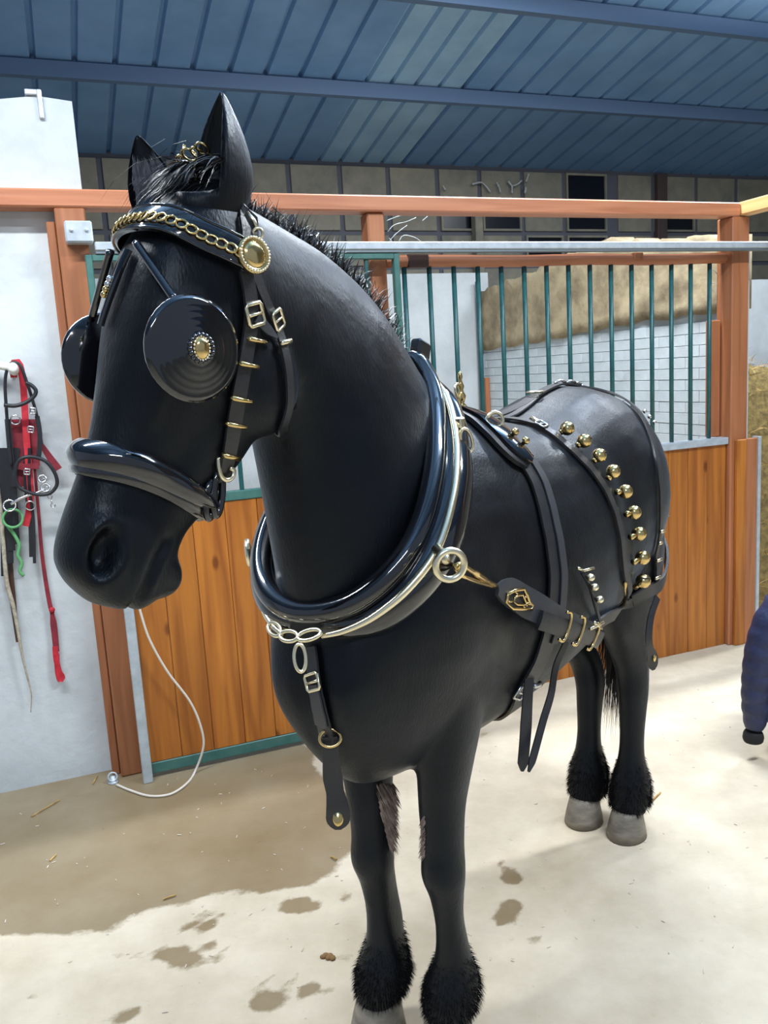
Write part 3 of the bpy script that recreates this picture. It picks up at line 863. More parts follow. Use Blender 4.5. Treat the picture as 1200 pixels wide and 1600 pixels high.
# mane, on the crest and falling to the off side
pts = []; rs = random.Random(11)
CREST = catmull([(-.10, 0, 1.66), (.03, 0, 1.80), (.17, 0, 1.882), (.30, .004, 1.918), (.40, .008, 1.945), (.46, .01, 1.965)], 400)
for k in range(5200):
    t = rs.random(); c = CREST[int(t * 399)]
    hit_, n_, _, _ = BV.find_nearest(Vector((c[0], c[1] + rs.uniform(-.022, .010), c[2] + .03)))
    if hit_ is None: continue
    mess = rs.random(); back = 1.0 - t
    L = rs.uniform(.10, .24) if mess > .25 else rs.uniform(.03, .055) * (1 + .9 * back)
    d = Vector((rs.uniform(-.5, .3), rs.uniform(-1.0, .12), rs.uniform(.2, .8))) if mess > .25 else Vector((rs.uniform(-.9, .4), rs.uniform(-.8, .5), 1.0))
    pts.append((hit_ - n_ * .004, d, Vector((-.2, -1.3, -2.6)) if mess > .25 else Vector((-.5, -.3, -.6)), L, rs.uniform(.003, .006)))
v, f = hairs(pts, 5); o = mesh_obj('mane', v, f, M_HAIR, horse); tag(o, kind='stuff')
# forelock between the ears
pts = []
for k in range(900):
    y = rs.gauss(.012, .024); p = headpt(.485 + rs.uniform(-.01, .02), y, 1.99)
    hit_, n_, _, _ = BV.find_nearest(Vector(p))
    d = Vector(headvec(.8 + rs.uniform(-.3, .3), rs.gauss(.1, .32), rs.uniform(.05, .40)))
    pts.append((hit_ - n_ * .003, d, Vector(headvec(.25, 0, -1.3)), rs.uniform(.05, .105), rs.uniform(.002, .0042)))
v, f = hairs(pts, 4); o = mesh_obj('forelock', v, f, M_FORE, horse); tag(o, kind='stuff')
# short hair lining the open off ear, a grey-blue sheen put into its colour
pts = []; b0, t0, fc, ew, ed, ef = EARS[-1]; b0 = Vector(b0); ax_ = (Vector(t0) - b0); fcv = Vector(fc); fcv = (fcv - ax_.normalized() * ax_.normalized().dot(fcv)).normalized(); sdv = ax_.normalized().cross(fcv)
for k in range(2600):
    t = rs.uniform(.06, .90); wk = float(np.interp(t, [0, .25, .55, .8, 1], [.8, 1.0, .85, .5, .1])); x = rs.uniform(-.9, .9)
    q = b0 + ax_ * t + sdv * (x * ew * wk) + fcv * (-.0235 * wk * math.sqrt(max(0, 1 - x * x)) + .014 * math.sin(t * PI) + .006 * t * t)
    pts.append((q, ax_.normalized() + sdv * (-x * .4) + fcv * .25, (0, 0, 0), rs.uniform(.010, .020), rs.uniform(.002, .004)))
v, f = hairs(pts, 2); o = mesh_obj('ear_lining', v, f, mat('sheen_ear_hair', (.20, .215, .25, 1), .6), horse); tag(o, 'hair lining the open ear, coloured with a grey sheen', kind='stuff')
# tail
pts = []
for k in range(1500):
    a = rs.random() * 2 * PI; r = .035 * math.sqrt(rs.random())
    z0 = rs.uniform(.62, 1.33)
    x0 = -1.455 - .02 * math.sin((1.33 - z0) * 3) + (1.33 - z0) * .10
    pts.append(((x0 + r * math.cos(a), .05 * (1.33 - z0) + r * math.sin(a), z0), (rs.uniform(-.15, .15) + .10, rs.uniform(-.22, .22) + .05, -1), (.05, 0, -.3), rs.uniform(.28, .42), rs.uniform(.004, .007)))
v, f = hairs(pts, 4)
tl = mesh_obj('tail', v, f, M_HAIR, horse); tag(tl, kind='stuff')
v, f = tube_geo([(-1.42, 0, 1.36), (-1.465, 0, 1.30), (-1.46, .01, 1.10), (-1.43, .02, .9), (-1.40, .03, .72)], [.035, .032, .028, .02, .008], 12); mesh_obj('dock', v, f, M_HAIR, horse, True)

# ---------------------------------------------------------------- picking points on the horse
LC = HMI @ CAMP
def lray(px, py): return HMI.to_3x3() @ ray(px, py)
def hit(px, py):
    """the point of the horse that a pixel shows (horse coordinates) and its normal"""
    d = lray(px, py).normalized()
    p, n, i, t = BV.ray_cast(LC, d)
    if p is None:
        best = None
        for k in range(60):
            q = LC + d * (1.0 + k * .04); c, n2, _, dd = BV.find_nearest(q)
            if best is None or dd < best[2]: best = (c, n2, dd)
        p, n = best[0], best[1]
    return p, n
def on_head_plane(px, py, yh):
    """the pixel's point on the plane at yh to the near side of the head's mid plane"""
    nrm = Vector(headvec(0, 1, 0)); b = Vector(headpt(POLL[0], yh, 1.7)); d = lray(px, py)
    return LC + d * ((b - LC).dot(nrm) / d.dot(nrm))
def mirror_body(p): return Vector((p[0], -p[1], p[2]))
def mirror_head(p):
    q = to_head(np.array([p]))[0]; return Vector(headpt(q[0], -q[1], q[2]))

# mud caked in the hair inside the off foreleg
pts = []
for k in range(1500):
    t = rs.random(); cx = 606 - 4 * t + rs.gauss(0, 9) * (1.2 - .6 * t); cy = 1222 + 100 * t
    if cx > 624 or cx < 584 + 24 * t: continue
    p, n = hit(cx, cy)
    pts.append((p - n * .003, n * .6 + Vector((rs.uniform(-.3, .3), rs.uniform(0, .6), -1)), (0, 0, -.4), rs.uniform(.018, .045), rs.uniform(.003, .006)))
for k in range(120):
    p, n = hit(662 + rs.uniform(-3, 3), rs.uniform(1270, 1335))
    pts.append((p - n * .003, n * .8 + Vector((rs.uniform(-.3, .3), -.3, -1)), (0, 0, -.4), rs.uniform(.012, .028), .004))
v, f = hairs(pts, 3); o = mesh_obj('muddy_hair', v, f, M_MUD, horse); tag(o, 'clumps of mud caked hair inside the forelegs', kind='stuff')
# ================================================================ the harness (all in horse coordinates)
M_PATENT = mat('black_patent_leather', (.004, .004, .006, 1), .10, spec=.6, coat=1.0, coat_rough=.03)
M_LEATH = mat('black_leather', (.016, .017, .020, 1), .38, spec=.5, color2=(.022, .022, .026, 1), nscale=30, bump=.1, bscale=200)
M_LEATHL = mat('worn_leather', (.034, .036, .042, 1), .42, spec=.5)
M_BRASS = mat('polished_brass', (.78, .58, .26, 1), .16, 1.0, color2=(.70, .50, .20, 1), nscale=40)
M_PBRASS = mat('pale_brass', (.92, .82, .58, 1), .26, 1.0)
M_STEEL = mat('bright_steel', (.70, .70, .70, 1), .2, 1.0)
M_DARK = mat('dark_hole', (.002, .002, .002, 1), .8)

def thing(name, label, cat):
    o = empty(name); o.matrix_world = HM; tag(o, label, cat); return o
def resolve(path):
    out = []
    for p in path:
        if len(p) == 2: out.append(hit(*p)[0])
        else: out.append(Vector(p))
    return out
def near(p):
    c, n, _, d = BV.find_nearest(Vector(p)); return c, n

def strap_geo(path, width, th=.004, off=.003, n=None, closed=False, conform=True, crown=.0, relax=3, free_up=None, wtab=None):
    P = resolve(path)
    L = sum((b - a).length for a, b in zip(P[:-1], P[1:]))
    n = n or max(8, int(L / .014))
    P = [Vector(q) for q in catmull([tuple(p) for p in P], n, closed)]
    Nn = []
    if conform:
        for k in range(n):
            c, no = near(P[k]); P[k] = c + no * off; Nn.append(no)
        for it in range(relax):                                   # a strap bridges hollows
            Q_ = list(P)
            for k in range(n):
                if not closed and (k == 0 or k == n - 1): continue
                Q_[k] = (P[k - 1] + P[k] * 2 + P[(k + 1) % n]) / 4
            P = Q_
        for it in range(5):
            Nn = [((Nn[k - 1] if (closed or k) else Nn[k]) + Nn[k] * 2 + (Nn[(k + 1) % n] if (closed or k < n - 1) else Nn[k])).normalized() for k in range(n)]
        for k in range(n):
            c, no = near(P[k]); dd = (P[k] - c).dot(no)
            if dd < off: P[k] = c + no * off
    else:
        Nn = [Vector(free_up)] * n
    v = []; f = []
    P_, T_, _ = frames(P, closed)
    xs = [-1, -.92, -.6, -.25, .25, .6, .92, 1]
    for k in range(n):
        t = T_[k]; no = (Nn[k] - t * t.dot(Nn[k])).normalized(); sd_ = t.cross(no)
        w = width if wtab is None else float(np.interp(k / (n - 1), wtab[0], wtab[1]))
        low = []
        for x in xs:
            q = P[k] + sd_ * (x * w / 2)
            if conform:
                c, cn = near(q); dd = (q - c).dot(cn)
                if dd < off * .8: q = c + cn * (off * .8)
            low.append(q)
        top = [q + no * (th + crown * (1 - x * x)) for q, x in zip(low, xs)]
        v += low + top[::-1]
    m = 16
    for k in range(n if closed else n - 1):
        j = (k + 1) % n
        for q in range(m):
            q2 = (q + 1) % m
            f.append((k*m + q, k*m + q2, j*m + q2, j*m + q))
    if not closed:
        f.append(tuple(range(m))[::-1]); f.append(tuple((n - 1)*m + q for q in range(m)))
    return v, f
def strap(name, path, width, material, parent, **kw):
    v, f = strap_geo(path, width, **kw)
    o = mesh_obj(name, v, f, material, parent, smooth=True)
    o.data.set_sharp_from_angle(angle=.75)
    return o
def px_dir(px, py, dx, dy):
    """tangent on the surface for a pixel direction"""
    a, n = hit(px - dx, py - dy); b, _ = hit(px + dx, py + dy); t = (b - a)
    _, n = hit(px, py)
    t = (t - n * n.dot(t)).normalized(); return t, n
def frame_geo(c, t, n, w, h, r, bar=True):
    """a rounded rectangular buckle: w across the strap, h along it"""
    s_ = t.cross(n); pts = []
    for (a, b) in ((-1, -.75), (-.8, -1), (.8, -1), (1, -.75), (1, .75), (.8, 1), (-.8, 1), (-1, .75)):
        pts.append(c + s_ * (a * w / 2) + t * (b * h / 2))
    mb = MB(); mb.tube(pts, r, 8, closed=True)
    if bar: mb.tube([c - s_ * w / 2, c + s_ * w / 2], r * .8, 8)
    return mb
def buckle(name, px, py, dx, dy, w, h, r, material, parent, lift=.010, bar=True):
    t, n = px_dir(px, py, dx, dy); c, _ = hit(px, py)
    return frame_geo(c + n * lift, t, n, w, h, r, bar).build(name, material, parent, smooth=True)
def keeper(px, py, dx, dy, length, r, material, parent, lift=.010, name='keeper'):
    """a metal bar lying across a strap; dx, dy is the bar's own direction"""
    t, n = px_dir(px, py, dx, dy); c, _ = hit(px, py); c = c + n * lift
    mb = MB(); mb.tube([c - t * length / 2 - n * .006, c - t * (length / 2 - .003), c + t * (length / 2 - .003), c + t * length / 2 - n * .006], r, 8)
    return mb.build(name, material, parent, smooth=True)
def ball_geo(c, r, ax=(0, 0, 1)): return blob(c, (r, r, r), 10, 14)
def face_cam(c):
    """axes of a ring that faces the camera side"""
    d = (LC - Vector(c)).normalized(); a = Vector((0, 0, 1)) - d * d.z; a.normalize(); return a, d.cross(a), d
PXM = lambda c: (Vector(c) - LC).length / FPX            # metres for one pixel at a point

# ---------------------------------------------------------------- bridle
br = thing('driving_bridle', 'black patent driving bridle with brass fittings and round blinkers on the horse', 'bridle')
mh = mirror_head
# browband
bb = [(212, 357), (245, 351), (284, 359), (322, 377), (357, 393), (384, 408)]
bn = resolve(bb); bfull = [mh(p) for p in bn[:0:-1]] + bn
bo = strap('browband', bfull, .046, M_PATENT, br, th=.008, off=.010, crown=.003, n=60)
v, f = strap_geo(bfull, .046, th=.008, off=.010, crown=.003, n=60)
ctr = [(Vector(v[k*16 + 11])) for k in range(60)]; ct = catmull([tuple(p) for p in ctr], 31)
vb_ = [Vector(v[k*16 + 8]) for k in range(60)]; va_ = [Vector(v[k*16 + 15]) for k in range(60)]
for k in range(2, 29):
    c = Vector(ct[k]); t = (Vector(ct[k + 1]) - Vector(ct[k - 1])).normalized(); _, no = near(c); no = (no - t * t.dot(no)).normalized(); s_ = t.cross(no)
    ring = [c + no * .003 + t * (.0088 * math.cos(a)) + s_ * (.0072 * math.sin(a)) + no * (.002 * math.cos(a)) for a in [2 * PI * q / 14 for q in range(14)]]
    MB().tube(ring, .0019, 6, closed=True).build('chain_link', M_BRASS, bo, smooth=True)
for edge in (vb_, va_):
    MB().tube(catmull([tuple(p) for p in edge], 60), .0028, 6).build('piping', M_PATENT, bo, smooth=True)
# crown piece behind the ears, down to both rosettes
cr = [Vector(p) for p in (headpt(.43, 0, 2.0),)]
crown_n = [Vector(headpt(.435, 0, 2.02)), Vector(headpt(.428, .05, 2.0)), Vector(headpt(.425, .095, 1.955))] + resolve([(385, 385)])
strap('crown_piece', [mh(p) for p in crown_n[:0:-1]] + crown_n, .034, M_LEATH, br, off=.004, th=.005)
# patent pad strap at the foot of the off ear
strap('brow_pad', [Vector(headpt(.52, -.060, 1.965)), Vector(headpt(.552, -.072, 1.930)), Vector(headpt(.585, -.078, 1.885))], .030, M_PATENT, br, off=.010, th=.010, crown=.005)
# brass scroll on top of the poll
sc_ = MB(); p0 = Vector(headpt(.49, 0, 2.012))
for k, (dy, dz, rr) in enumerate(((-.03, .0, .010), (-.008, .004, .012), (.016, .002, .010), (.034, .004, .011))):
    c = p0 + Vector(headvec(.0, dy, dz)); sc_.tube(ring_pts(c, headvec(.2, 1, .3), headvec(.9, -.2, .5), rr, 14), .0022, 6, closed=True)
sc_.tube([p0 + Vector(headvec(0, -.035, 0)), p0 + Vector(headvec(.0, -.02, .022))], .0022, 6)
sc_.build('crown_chain', M_BRASS, br, smooth=True)
# rosettes
def rosette(c, n):
    c = Vector(c); o = MB().add(*lathe_geo([(.029, 0), (.030, .004), (.028, .008), (.022, .008), (.0205, .006), (.019, .009), (.012, .011), (.0, .0115)], c, n, 28)).build('rosette', M_BRASS, br, smooth=True)
    a = n.cross(Vector((0, 0, 1))).normalized(); b = n.cross(a)
    bead = MB()
    for k in range(32):
        th_ = 2 * PI * k / 32; bead.add(*blob(c + n * .008 + (a * math.cos(th_) + b * math.sin(th_)) * .0262, (.0026,) * 3, 6, 8))
    bead.build('beaded_rim', M_PBRASS, o, smooth=True); return o
rc, rn = hit(382, 404)
rn = (rn + Vector(headvec(.25, .6, 0)) * .6).normalized()
rosette(rc + rn * .022, rn)
rosette(mh(rc + rn * .022), (mh(rc + rn) - mh(rc)).normalized())
# hook above the rosette
c, n = hit(388, 352); c = c + n * .012
hk = MB(); hk.tube([hit(378, 336)[0] + n * .01, hit(386, 350)[0] + n * .014, hit(391, 364)[0] + n * .014], .0034, 8)
a_, b_, d_ = face_cam(hit(392, 370)[0]); hk.tube(ring_pts(hit(392, 370)[0] + n * .014, a_, b_, .008, 16), .0026, 6, closed=True)
hk.build('crown_hook', M_PBRASS, br, smooth=True)

# blinkers
BLP = on_head_plane(304, 545, .150)
blax = Vector(headvec(-.02, .985, -.02)).normalized()
def blinker(c, ax, sg):
    prof = [(.010, -.010), (.074, -.010), (.078, -.006), (.078, -.002), (.073, .001), (.070, .0035), (.066, .001), (.062, .006), (.058, .004), (.053, .0095), (.048, .0075), (.043, .012), (.037, .0105), (.032, .0145), (.027, .0135), (.022, .0165), (.014, .018), (.0, .0185)]
    o = MB().add(*lathe_geo(prof, c, ax, 40)).build('blinker', M_PATENT, br, smooth=True)
    fl = Vector(headvec(1, 0, 0)); up = Vector((0, 0, 1)); fl = (fl - ax * ax.dot(fl)).normalized(); up = (up - ax * ax.dot(up)).normalized()
    ros = MB()
    for k in range(18):
        t = 2 * PI * k / 18; q = c + ax * .0185 + (fl * math.cos(t) + up * math.sin(t)) * .019
        ros.add(*blob(q, (.0042,) * 3, 6, 8))
    ros.build('leather_rosette', M_PATENT, o, smooth=True)
    vv_, ff_ = blob((0, 0, 0), (.0125, .0165, .008), 10, 18)
    vv_ = [c + ax * .019 + fl * p[0] + up * p[1] + ax * p[2] for p in vv_]
    bs = mesh_obj('boss', vv_, ff_, M_BRASS, o, True)
    bd = MB()
    for k in range(20):
        t = 2 * PI * k / 20; bd.add(*blob(c + ax * .020 + fl * .0128 * math.cos(t) + up * .0168 * math.sin(t), (.0021,) * 3, 6, 8))
    bd.build('boss_beading', M_PBRASS, o, smooth=True)
    return o
blinker(BLP, blax, 1)
BLF = mh(BLP); axf = (mh(BLP + blax) - BLF).normalized()
blinker(BLF, axf, -1)
# blinker stays and face drop
drop0 = hit(214, 385)[0]; nz = hit(214, 385)[1]
topn = BLP + Vector((0, 0, .070)) + Vector(headvec(.02, -.008, 0))
topf = mh(topn)
for tp, st in ((topn, (224, 390)), (topf, None)):
    s0 = hit(224, 388)[0] + nz * .014 if st else mh(hit(224, 388)[0] + nz * .014)
    mid = (s0 + tp) / 2; c, no = near(mid); dd = (mid - c).dot(no)
    if dd < .014: mid = c + no * .014
    MB().tube(catmull([tuple(s0), tuple(mid), tuple(tp)], 20), [.0065] * 20, 10).build('blinker_stay', M_PATENT, br, smooth=True)
fd = strap('face_drop', [(208, 395), (196, 425), (184, 455), (172, 490), (166, 510)], .018, M_PATENT, br, off=.006, th=.005, crown=.003)
for k, (x, y) in enumerate(((186, 441), (183, 449), (180, 457), (177, 465))):
    c, n = hit(x, y); mesh_obj('brass_bead', *blob(c + n * .015, (.0055,) * 3, 8, 10), M_STEEL if k < 2 else M_BRASS, fd, True)

# cheekpieces, near and off side
chk = [(378, 425), (384, 455), (388, 488), (384, 525), (377, 565), (370, 605), (364, 645), (357, 685), (350, 722), (343, 748)]
chn = resolve(chk)
o = strap('cheekpiece', chn, .027, M_LEATH, br, off=.006, th=.005)
o2 = strap('cheekpiece', [mh(p) for p in chn], .027, M_LEATH, br, off=.006, th=.005)
for (x, y) in ((393, 533), (381, 571), (371, 622), (363, 662), (355, 709)):
    keeper(x, y, 16, 3.5, .040, .0040, M_BRASS, o, .014)
    c, n = hit(x, y)
buckle('buckle', 389, 492, 2, 10, .034, .034, .0035, M_PBRASS, o, .014)
t1 = strap('strap_tip', [(392, 496), (402, 508), (413, 520), (424, 531)], .018, M_LEATHL, br, off=.012, th=.003, wtab=([0, .6, 1], [.020, .017, .005]))
# throat latch
tln = resolve([(392, 425), (403, 455), (417, 488), (429, 515), (438, 545), (446, 590), (447, 630), (436, 668)])
under = Vector(headpt(.385, 0, 1.60))
tl_ = strap('throat_latch', tln + [under] + [mh(p) for p in tln[::-1]], .020, M_LEATH, br, off=.006, th=.004, n=110)
buckle('buckle', 424, 500, 3, 10, .027, .030, .003, M_PBRASS, tl_, .014)
keeper(438, 538, 12, -3, .028, .0045, M_PBRASS, tl_, .014)
# noseband
nbh = [(152, 714), (190, 720), (230, 733), (270, 752), (303, 772), (328, 790)]
nbn = resolve(nbh); jaw = Vector(headpt(.530, 0, 1.437))
loopn = nbn + [jaw] + [mh(p) for p in nbn[:0:-1]]
nb = strap('noseband', loopn, .050, M_PATENT, br, off=.003, th=.010, crown=.014, closed=True, n=80, wtab=([0, .22, .36, .5, .64, .78, 1], [.046, .042, .026, .02, .026, .042, .046]))
low = [p + Vector((0, 0, -.024)) for p in loopn]
strap('noseband_lining', low, .022, M_PATENT, nb, off=.003, th=.006, crown=.006, closed=True, n=80)
# loops and curb hook at the foot of the cheekpiece
def loop_geo(c, ax, sd_, a, b, r):
    return tube_geo([c + ax * (a * math.cos(t)) + sd_ * (b * math.sin(t)) for t in [2 * PI * k / 22 for k in range(22)]], r, 8, closed=True)
for sg in (1, -1):
    for (x, y, a, b) in ((340, 772, .036, .011), (328, 782, .030, .010)):
        c = on_head_plane(x, y, .058); ax = Vector(headvec(.20, 0, -1)).normalized(); sd_ = Vector(headvec(.95, .3, .2)).normalized()
        if sg < 0: c = mh(c)
        mb = MB(); mb.add(*loop_geo(c, ax, sd_, a, b, .0062)); mb.build('rein_loop', M_PATENT, br, smooth=True)
    pts = [on_head_plane(x, y, .070) for (x, y) in ((341, 715), (342, 732), (347, 746), (356, 750), (364, 744), (365, 735), (359, 731))]
    if sg < 0: pts = [mh(p) for p in pts]
    MB().tube(catmull([tuple(p) for p in pts], 24), .0042, 8).build('curb_hook', M_PBRASS, br, smooth=True)

# ---------------------------------------------------------------- collar and hames
co = thing('horse_collar', 'padded black patent collar with brass hames around the horse neck', 'horse collar')
CT = Vector((-.16, 0, 1.65)); CD = Vector((.46, 0, -.48)).normalized(); CN = Vector((.722, 0, .692))
def colp(al, y, off=0.0): return CT + CD * al + Vector((0, y, 0)) + CN * off
def colpx(px, py, off=0.0):
    d = lray(px, py); b = CT + CN * off; return LC + d * ((b - LC).dot(CN) / d.dot(CN))
def loop_sym(pts, off, n):
    full = [(a, y) for a, y in pts] + [(a, -y) for a, y in pts[-2:0:-1]]
    return catmull([tuple(colp(a, y, off)) for a, y in full], n, closed=True)
FW = [(-.012, 0), (.025, .042), (.095, .092), (.19, .136), (.32, .178), (.45, .192), (.55, .164), (.620, .100), (.648, 0)]
v, f = tube_geo(loop_sym(FW, .018, 110), .024, 14, closed=True); mesh_obj('forewale', v, f, M_PATENT, co, True)
AW = [(.012, 0), (.045, .052), (.10, .104), (.19, .150), (.31, .192), (.44, .210), (.545, .184), (.620, .115), (.644, 0)]
AP = loop_sym(AW, -.034, 120); AR = []
for p in AP:
    al = (Vector(p) - CT).dot(CD); AR.append(float(np.interp(al, [0, .1, .3, .45, .6, .68], [.028, .036, .045, .046, .038, .032])))
v, f = tube_geo(AP, AR, 16, closed=True); mesh_obj('afterwale', v, f, M_PATENT, co, True)
IN = [(.0, 0), (.045, .040), (.10, .078), (.19, .116), (.32, .156), (.45, .170), (.55, .142), (.615, .085), (.635, 0)]
v, f = tube_geo(loop_sym(IN, -.02, 110), .020, 10, closed=True); mesh_obj('lining', v, f, M_LEATH, co, True)
# cap at the top
cp = MB().box((-.030, -.016, -.01), (.022, .016, .062), .006)
mesh_obj('collar_cap', [CT + CD * (-.012) + Vector(p) @ Matrix.Rotation(.35, 3, 'Y') for p in cp.v], cp.f, M_PATENT, co)
HA = [(.045, .075), (.095, .122), (.176, .170), (.26, .206), (.355, .231), (.474, .239), (.562, .210), (.630, .160), (.668, .108), (.686, .062)]
for sg in (1, -1):
    hp_ = catmull([tuple(colp(a, y * sg * (1 if sg > 0 else .90), .006 if sg > 0 else -.022)) for a, y in HA], 60)
    hm = mesh_obj('hame', *tube_geo(hp_, [.0085] * 45 + [.0085 - .0002 * k for k in range(15)], 10), M_PBRASS, co, True)
    # terret near the top
    c = colp(.16, .175 * sg, .0)
    MB().box((-.010, -.008, -.012), (.010, .008, .012), .003).build('terret_clip', M_PBRASS, hm, loc=c)
    MB().tube(ring_pts((lambda q: q if sg > 0 else mirror_body(q))(colpx(729, 688, -.02)), Vector((-.25, .1 * sg, -.95)).normalized(), Vector((.35, -.30 * sg, -.1)), .026, 24), .0036, 8, closed=True).build('terret', M_PBRASS, hm, smooth=True)
    # draught ring
    rcn = colpx(703, 883, .045) if sg > 0 else colp(.505, -.262, -.030)
    a_ = Vector((.45, -.45 * sg, -.77)).normalized(); b_ = Vector((.62, -.50 * sg, .60)).normalized(); b_ = (b_ - a_ * a_.dot(b_)).normalized()
    MB().tube(ring_pts(rcn, a_, b_, .027, 30), .0068, 10, closed=True).build('draught_ring', M_PBRASS, hm, smooth=True)
    e = colp(.475, .239, .006) if sg > 0 else colp(.475, -.215, -.022); MB().tube([e, (e + rcn) / 2 + Vector((0, .004 * sg, 0)), rcn + (e - rcn).normalized() * .026], [.012, .010, .008], 10).build('draught_eye', M_PBRASS, hm, smooth=True)
# hame chain under the throat of the collar
def link_geo(p, q, w, r):
    p, q = Vector(p), Vector(q); ax = (q - p) / 2; c = (p + q) / 2; sd_ = CN.cross(ax).normalized() * w
    return tube_geo([c + ax * math.cos(t) + sd_ * math.sin(t) + CN * .004 for t in [2 * PI * k / 24 for k in range(24)]], r, 8, closed=True)
chn_pts = [colp(.684, .066, .015), colp(.704, .022, .02), colp(.704, -.022, .02), colp(.684, -.066, .015)]
for k in range(3): mesh_obj('chain_link', *link_geo(chn_pts[k], chn_pts[k + 1], .011, .0042), M_PBRASS, co, True)
rg = colpx(469, 1028, .02); a_, b_, d_ = face_cam(rg)
mesh_obj('drop_ring', *tube_geo([rg + a_ * (.026 * math.cos(t)) + b_ * (.011 * math.sin(t)) for t in [2 * PI * k / 24 for k in range(24)]], .0036, 8, closed=True), M_PBRASS, co, True)
# buckled hame strap at the top
hs_ = catmull([tuple(colp(.045, .075, .014)), tuple(colp(.018, .04, .020)), tuple(colp(.012, 0, .024)), tuple(colp(.018, -.04, .020)), tuple(colp(.045, -.075, .014))], 20)
MB().tube(hs_, .007, 8).build('hame_strap', M_LEATH, co, smooth=True)
frame_geo(Vector(hs_[5]) + CN * .006, (Vector(hs_[6]) - Vector(hs_[4])).normalized(), CN, .026, .022, .0028).build('buckle', M_PBRASS, co, smooth=True)

# ---------------------------------------------------------------- false martingale on the breast
ml = thing('breast_strap', 'black leather breast strap with a brass studded pendant below the collar', 'strap')
mu = [(488, 1008), (494, 1040), (500, 1075), (508, 1115), (515, 1152)]
mp_ = [p + near(p)[1] * .006 for p in resolve(mu)]
strap('upper_strap', mu, .034, M_LEATH, ml, off=.007, th=.005)
strap('strap_fold', [(499, 1068), (505, 1100), (510, 1128)], .030, M_LEATHL, ml, off=.014, th=.004)
e = mp_[-1]
def on_front(px, py, x):
    d = lray(px, py); return LC + d * ((x - LC.x) / d.x)
fr_ = [on_front(515, 1150, e.x + .004), on_front(517, 1180, e.x + .004), on_front(519, 1208, e.x + .002), on_front(524, 1240, e.x), on_front(528, 1266, e.x), on_front(528, 1294, e.x)]
pend = strap('pendant', fr_, .03, M_LEATH, ml, conform=False, free_up=(LC - e).normalized(), th=.006, n=30, wtab=([0, .25, .45, .6, .78, .88, .95, 1], [.030, .034, .040, .036, .048, .050, .040, .012]))
fc_ = (LC - e).normalized()
c = on_front(528, 1277, e.x) + fc_ * .008; a_, b_, d_ = face_cam(c)
vv_, ff_ = blob((0, 0, 0), (.0115, .017, .006), 10, 18); mesh_obj('brass_boss', [c + b_ * p[0] + a_ * p[1] + d_ * p[2] for p in vv_], ff_, M_BRASS, pend, True)
buckle('buckle', 499, 1063, 3, 12, .040, .032, .0035, M_PBRASS, ml, .018)
c = on_front(516, 1153, e.x + .006) + fc_ * .006; a_, b_, d_ = face_cam(c)
MB().tube(ring_pts(c, a_ * .8, b_, .021, 24), .0034, 8, closed=True).build('ring', M_BRASS, ml, smooth=True)

# ---------------------------------------------------------------- harness saddle with girth
sa = thing('harness_saddle', 'black padded harness saddle with brass terrets and girth around the barrel', 'harness saddle')
mb_ = mirror_body
sx = -.325
pn = [Vector((sx, 0, 1.56)), Vector((sx + .002, .07, 1.545))] + resolve([(790, 700), (820, 726)])
strap('pad', [mb_(p) for p in pn[:0:-1]] + pn, .13, M_LEATH, sa, off=.004, th=.011, crown=.006, n=50, wtab=([0, .06, .2, .5, .8, .94, 1], [.05, .085, .12, .13, .12, .085, .05]))
strap('saddle_skirt', [mb_(p) for p in pn[:0:-1]] + pn, .085, M_PATENT, sa, off=.020, th=.006, crown=.003, n=50, wtab=([0, .06, .2, .5, .8, .94, 1], [.036, .055, .08, .085, .08, .055, .036]))
gn = [pn[-1]] + resolve([(838, 758), (851, 805), (861, 855), (866, 905), (862, 955), (850, 1005), (834, 1045), (815, 1072)])
strap('girth', gn + [Vector((-.36, 0, .74))] + [mb_(p) for p in gn[::-1]], .058, M_LEATH, sa, off=.005, th=.006, n=150, relax=6)
for sg in (1, -1):
    pth = gn[:7] if sg > 0 else [mb_(p) for p in gn[:7]]
    strap('girth_overlay', [p + Vector((-.022, 0, 0)) for p in pth], .026, M_LEATHL, sa, off=.012, th=.004, n=40)
def stud(c, n, r, parent, nm='stud', m=None):
    return MB().add(*lathe_geo([(r * .55, 0), (r * .5, r * .6), (r * .95, r * .9), (r, r * 1.4), (r * .7, r * 1.95), (.0, r * 2.2)], c, n, 14)).build(nm, m or M_BRASS, parent, smooth=True)
for sg in (1, -1):
    # terret ring
    c, n = hit(770, 676); c = c + n * .030; rcn = on_front(0, 0, 1) if False else c + Vector((0, 0, .024)) + n * .006
    ax = Vector((0, 1, .2)).normalized(); up_ = Vector((0, -.2, 1)).normalized()
    tgt = LC + lray(773, 657).normalized() * (c - LC).length; rcn = tgt
    if sg < 0: c = mb_(c); rcn = mb_(rcn)
    a_, b_, d_ = (Vector((.72, -.69 * sg, 0)), Vector((0, 0, 1)), None)
    MB().tube(ring_pts(rcn, a_, b_, .020, 26), .0048, 10, closed=True).build('terret', M_PBRASS, sa, smooth=True)
    MB().tube([c - Vector((0, 0, .02)), rcn - Vector((0, 0, .021))], [.010, .006], 10).build('terret_stem', M_PBRASS, sa, smooth=True)
    for (x, y) in ((789, 692), (805, 705)):
        c2, n2 = hit(x, y); c2 = c2 + n2 * .026
        if sg < 0: c2 = mb_(c2); n2 = mb_(n2)
        stud(c2, n2, .010, sa)
